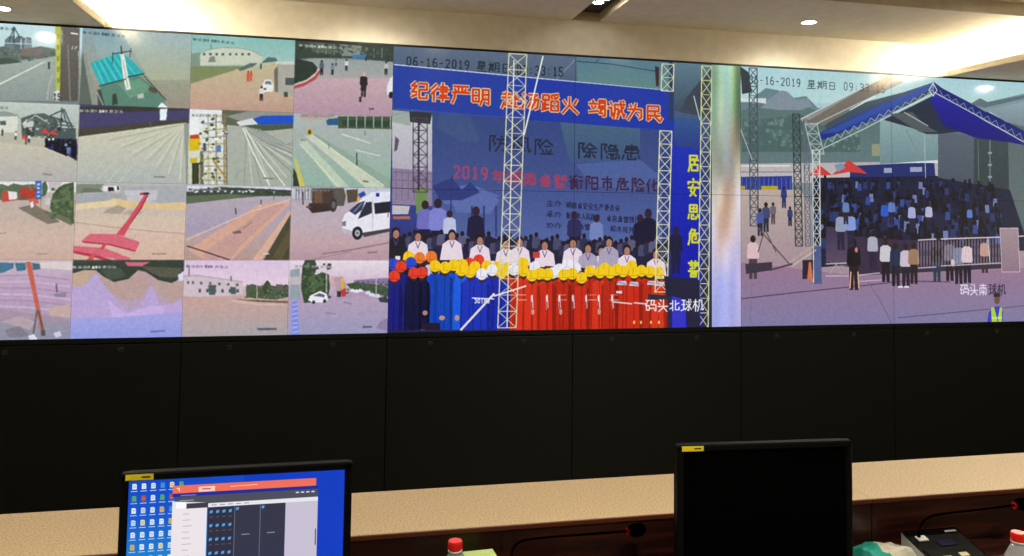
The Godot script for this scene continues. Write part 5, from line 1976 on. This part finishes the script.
	# ------------------------------------------------------------ things on the console
	var off := dull("screen_off", Color(0.012, 0.012, 0.013), 0.3)
	var desktop := screen_mat("desktop_picture", paint_desktop(), 1.0, 0.25)
	monitor(Vector3(-1.737, 0.72, 3.385), 0.0, 0.452, "black monitor showing a blue desktop with icons and an open window", desktop, "blue desktop with icons and an orange title bar")
	monitor(Vector3(-0.562, 0.72, 3.405), deg_to_rad(-4.0), 0.433, "black monitor that is switched off, beside the teal cloth", off, "dark switched off screen")
	microphone(Vector3(0.05, 0.72, 3.2), "gooseneck microphone on a wedge base beside the teal cloth", [Vector3(-0.052, 0.048, 0.024), Vector3(-0.047, 0.066, 0.021), Vector3(-0.031, 0.089, 0.02), Vector3(-0.002, 0.101, 0.02), Vector3(0.036, 0.104, 0.02), Vector3(0.132, 0.107, 0.02), Vector3(0.262, 0.112, 0.02)], Vector3(1.0, 0.06, 0.0))
	microphone(Vector3(-1.07, 0.72, 3.18), "gooseneck microphone on a wedge base between the two monitors", [Vector3(-0.055, 0.05, 0.02), Vector3(-0.052, 0.073, 0.02), Vector3(-0.048, 0.091, 0.02), Vector3(-0.035, 0.105, 0.02), Vector3(-0.013, 0.111, 0.02), Vector3(0.033, 0.113, 0.02), Vector3(0.148, 0.113, 0.02), Vector3(0.248, 0.113, 0.02)], Vector3(1.0, 0.05, 0.0))
	bottle(Vector3(-1.299, 0.72, 3.455), "red capped water bottle standing beside the lit monitor and the green carton")
	bottle(Vector3(-0.085, 0.72, 3.635), "red capped water bottle standing in front of the microphone beside the teal cloth")
	# green carton
	var ct := thing("paper_carton", "small light green carton beside the red capped bottle and lit monitor", "box", Vector3(-1.213, 0.72, 3.272), 0.06)
	part("body", box(Vector3(0.075, 0.114, 0.05), 0.0015, Vector3(0, 0.057, 0)), mat("carton_green", Color(0.60, 0.74, 0.36), 0.6), ct)
	part("lid_flap", box(Vector3(0.073, 0.002, 0.046), 0.0005, Vector3(0, 0.115, 0.001)), mat("carton_flap", Color(0.70, 0.80, 0.46), 0.6), ct)
	# crumpled cloth: teal side and white side
	var cl := thing("folded_cloth", "crumpled teal and white cloth lying beside the wedge base microphone", "cloth", Vector3(-0.128, 0.72, 3.235), 0.0)
	for half in 2:
		var st := new_st()
		var n := 14
		var nz := FastNoiseLite.new()
		nz.seed = 4
		nz.frequency = 11.0
		var grid := []
		for i in n + 1:
			var line := []
			for j in n + 1:
				var fx := float(i) / n
				var fz := float(j) / n
				var px := lerpf(-0.065, 0.0, fx) if half == 0 else lerpf(0.0, 0.085, fx)
				var pz := lerpf(-0.06, 0.06, fz) + 0.012 * nz.get_noise_2d(px, 3.0)
				var e := minf(minf(1.0, 6.0 * minf(fz, 1.0 - fz)), minf(1.0, 5.0 * (fx if half == 0 else 1.0 - fx)))
				line.append(Vector3(px, maxf(0.001, e * (0.034 + 0.02 * nz.get_noise_2d(px, pz))), pz))
			grid.append(line)
		for i in n:
			for j in n:
				quad(st, grid[i][j], grid[i + 1][j], grid[i + 1][j + 1], grid[i][j + 1], Vector3.UP)
		part("teal_side" if half == 0 else "white_side", st.commit(), mat("cloth_teal", Color(0.16, 0.66, 0.60), 0.85) if half == 0 else mat("cloth_white", Color(0.84, 0.82, 0.76), 0.85), cl)
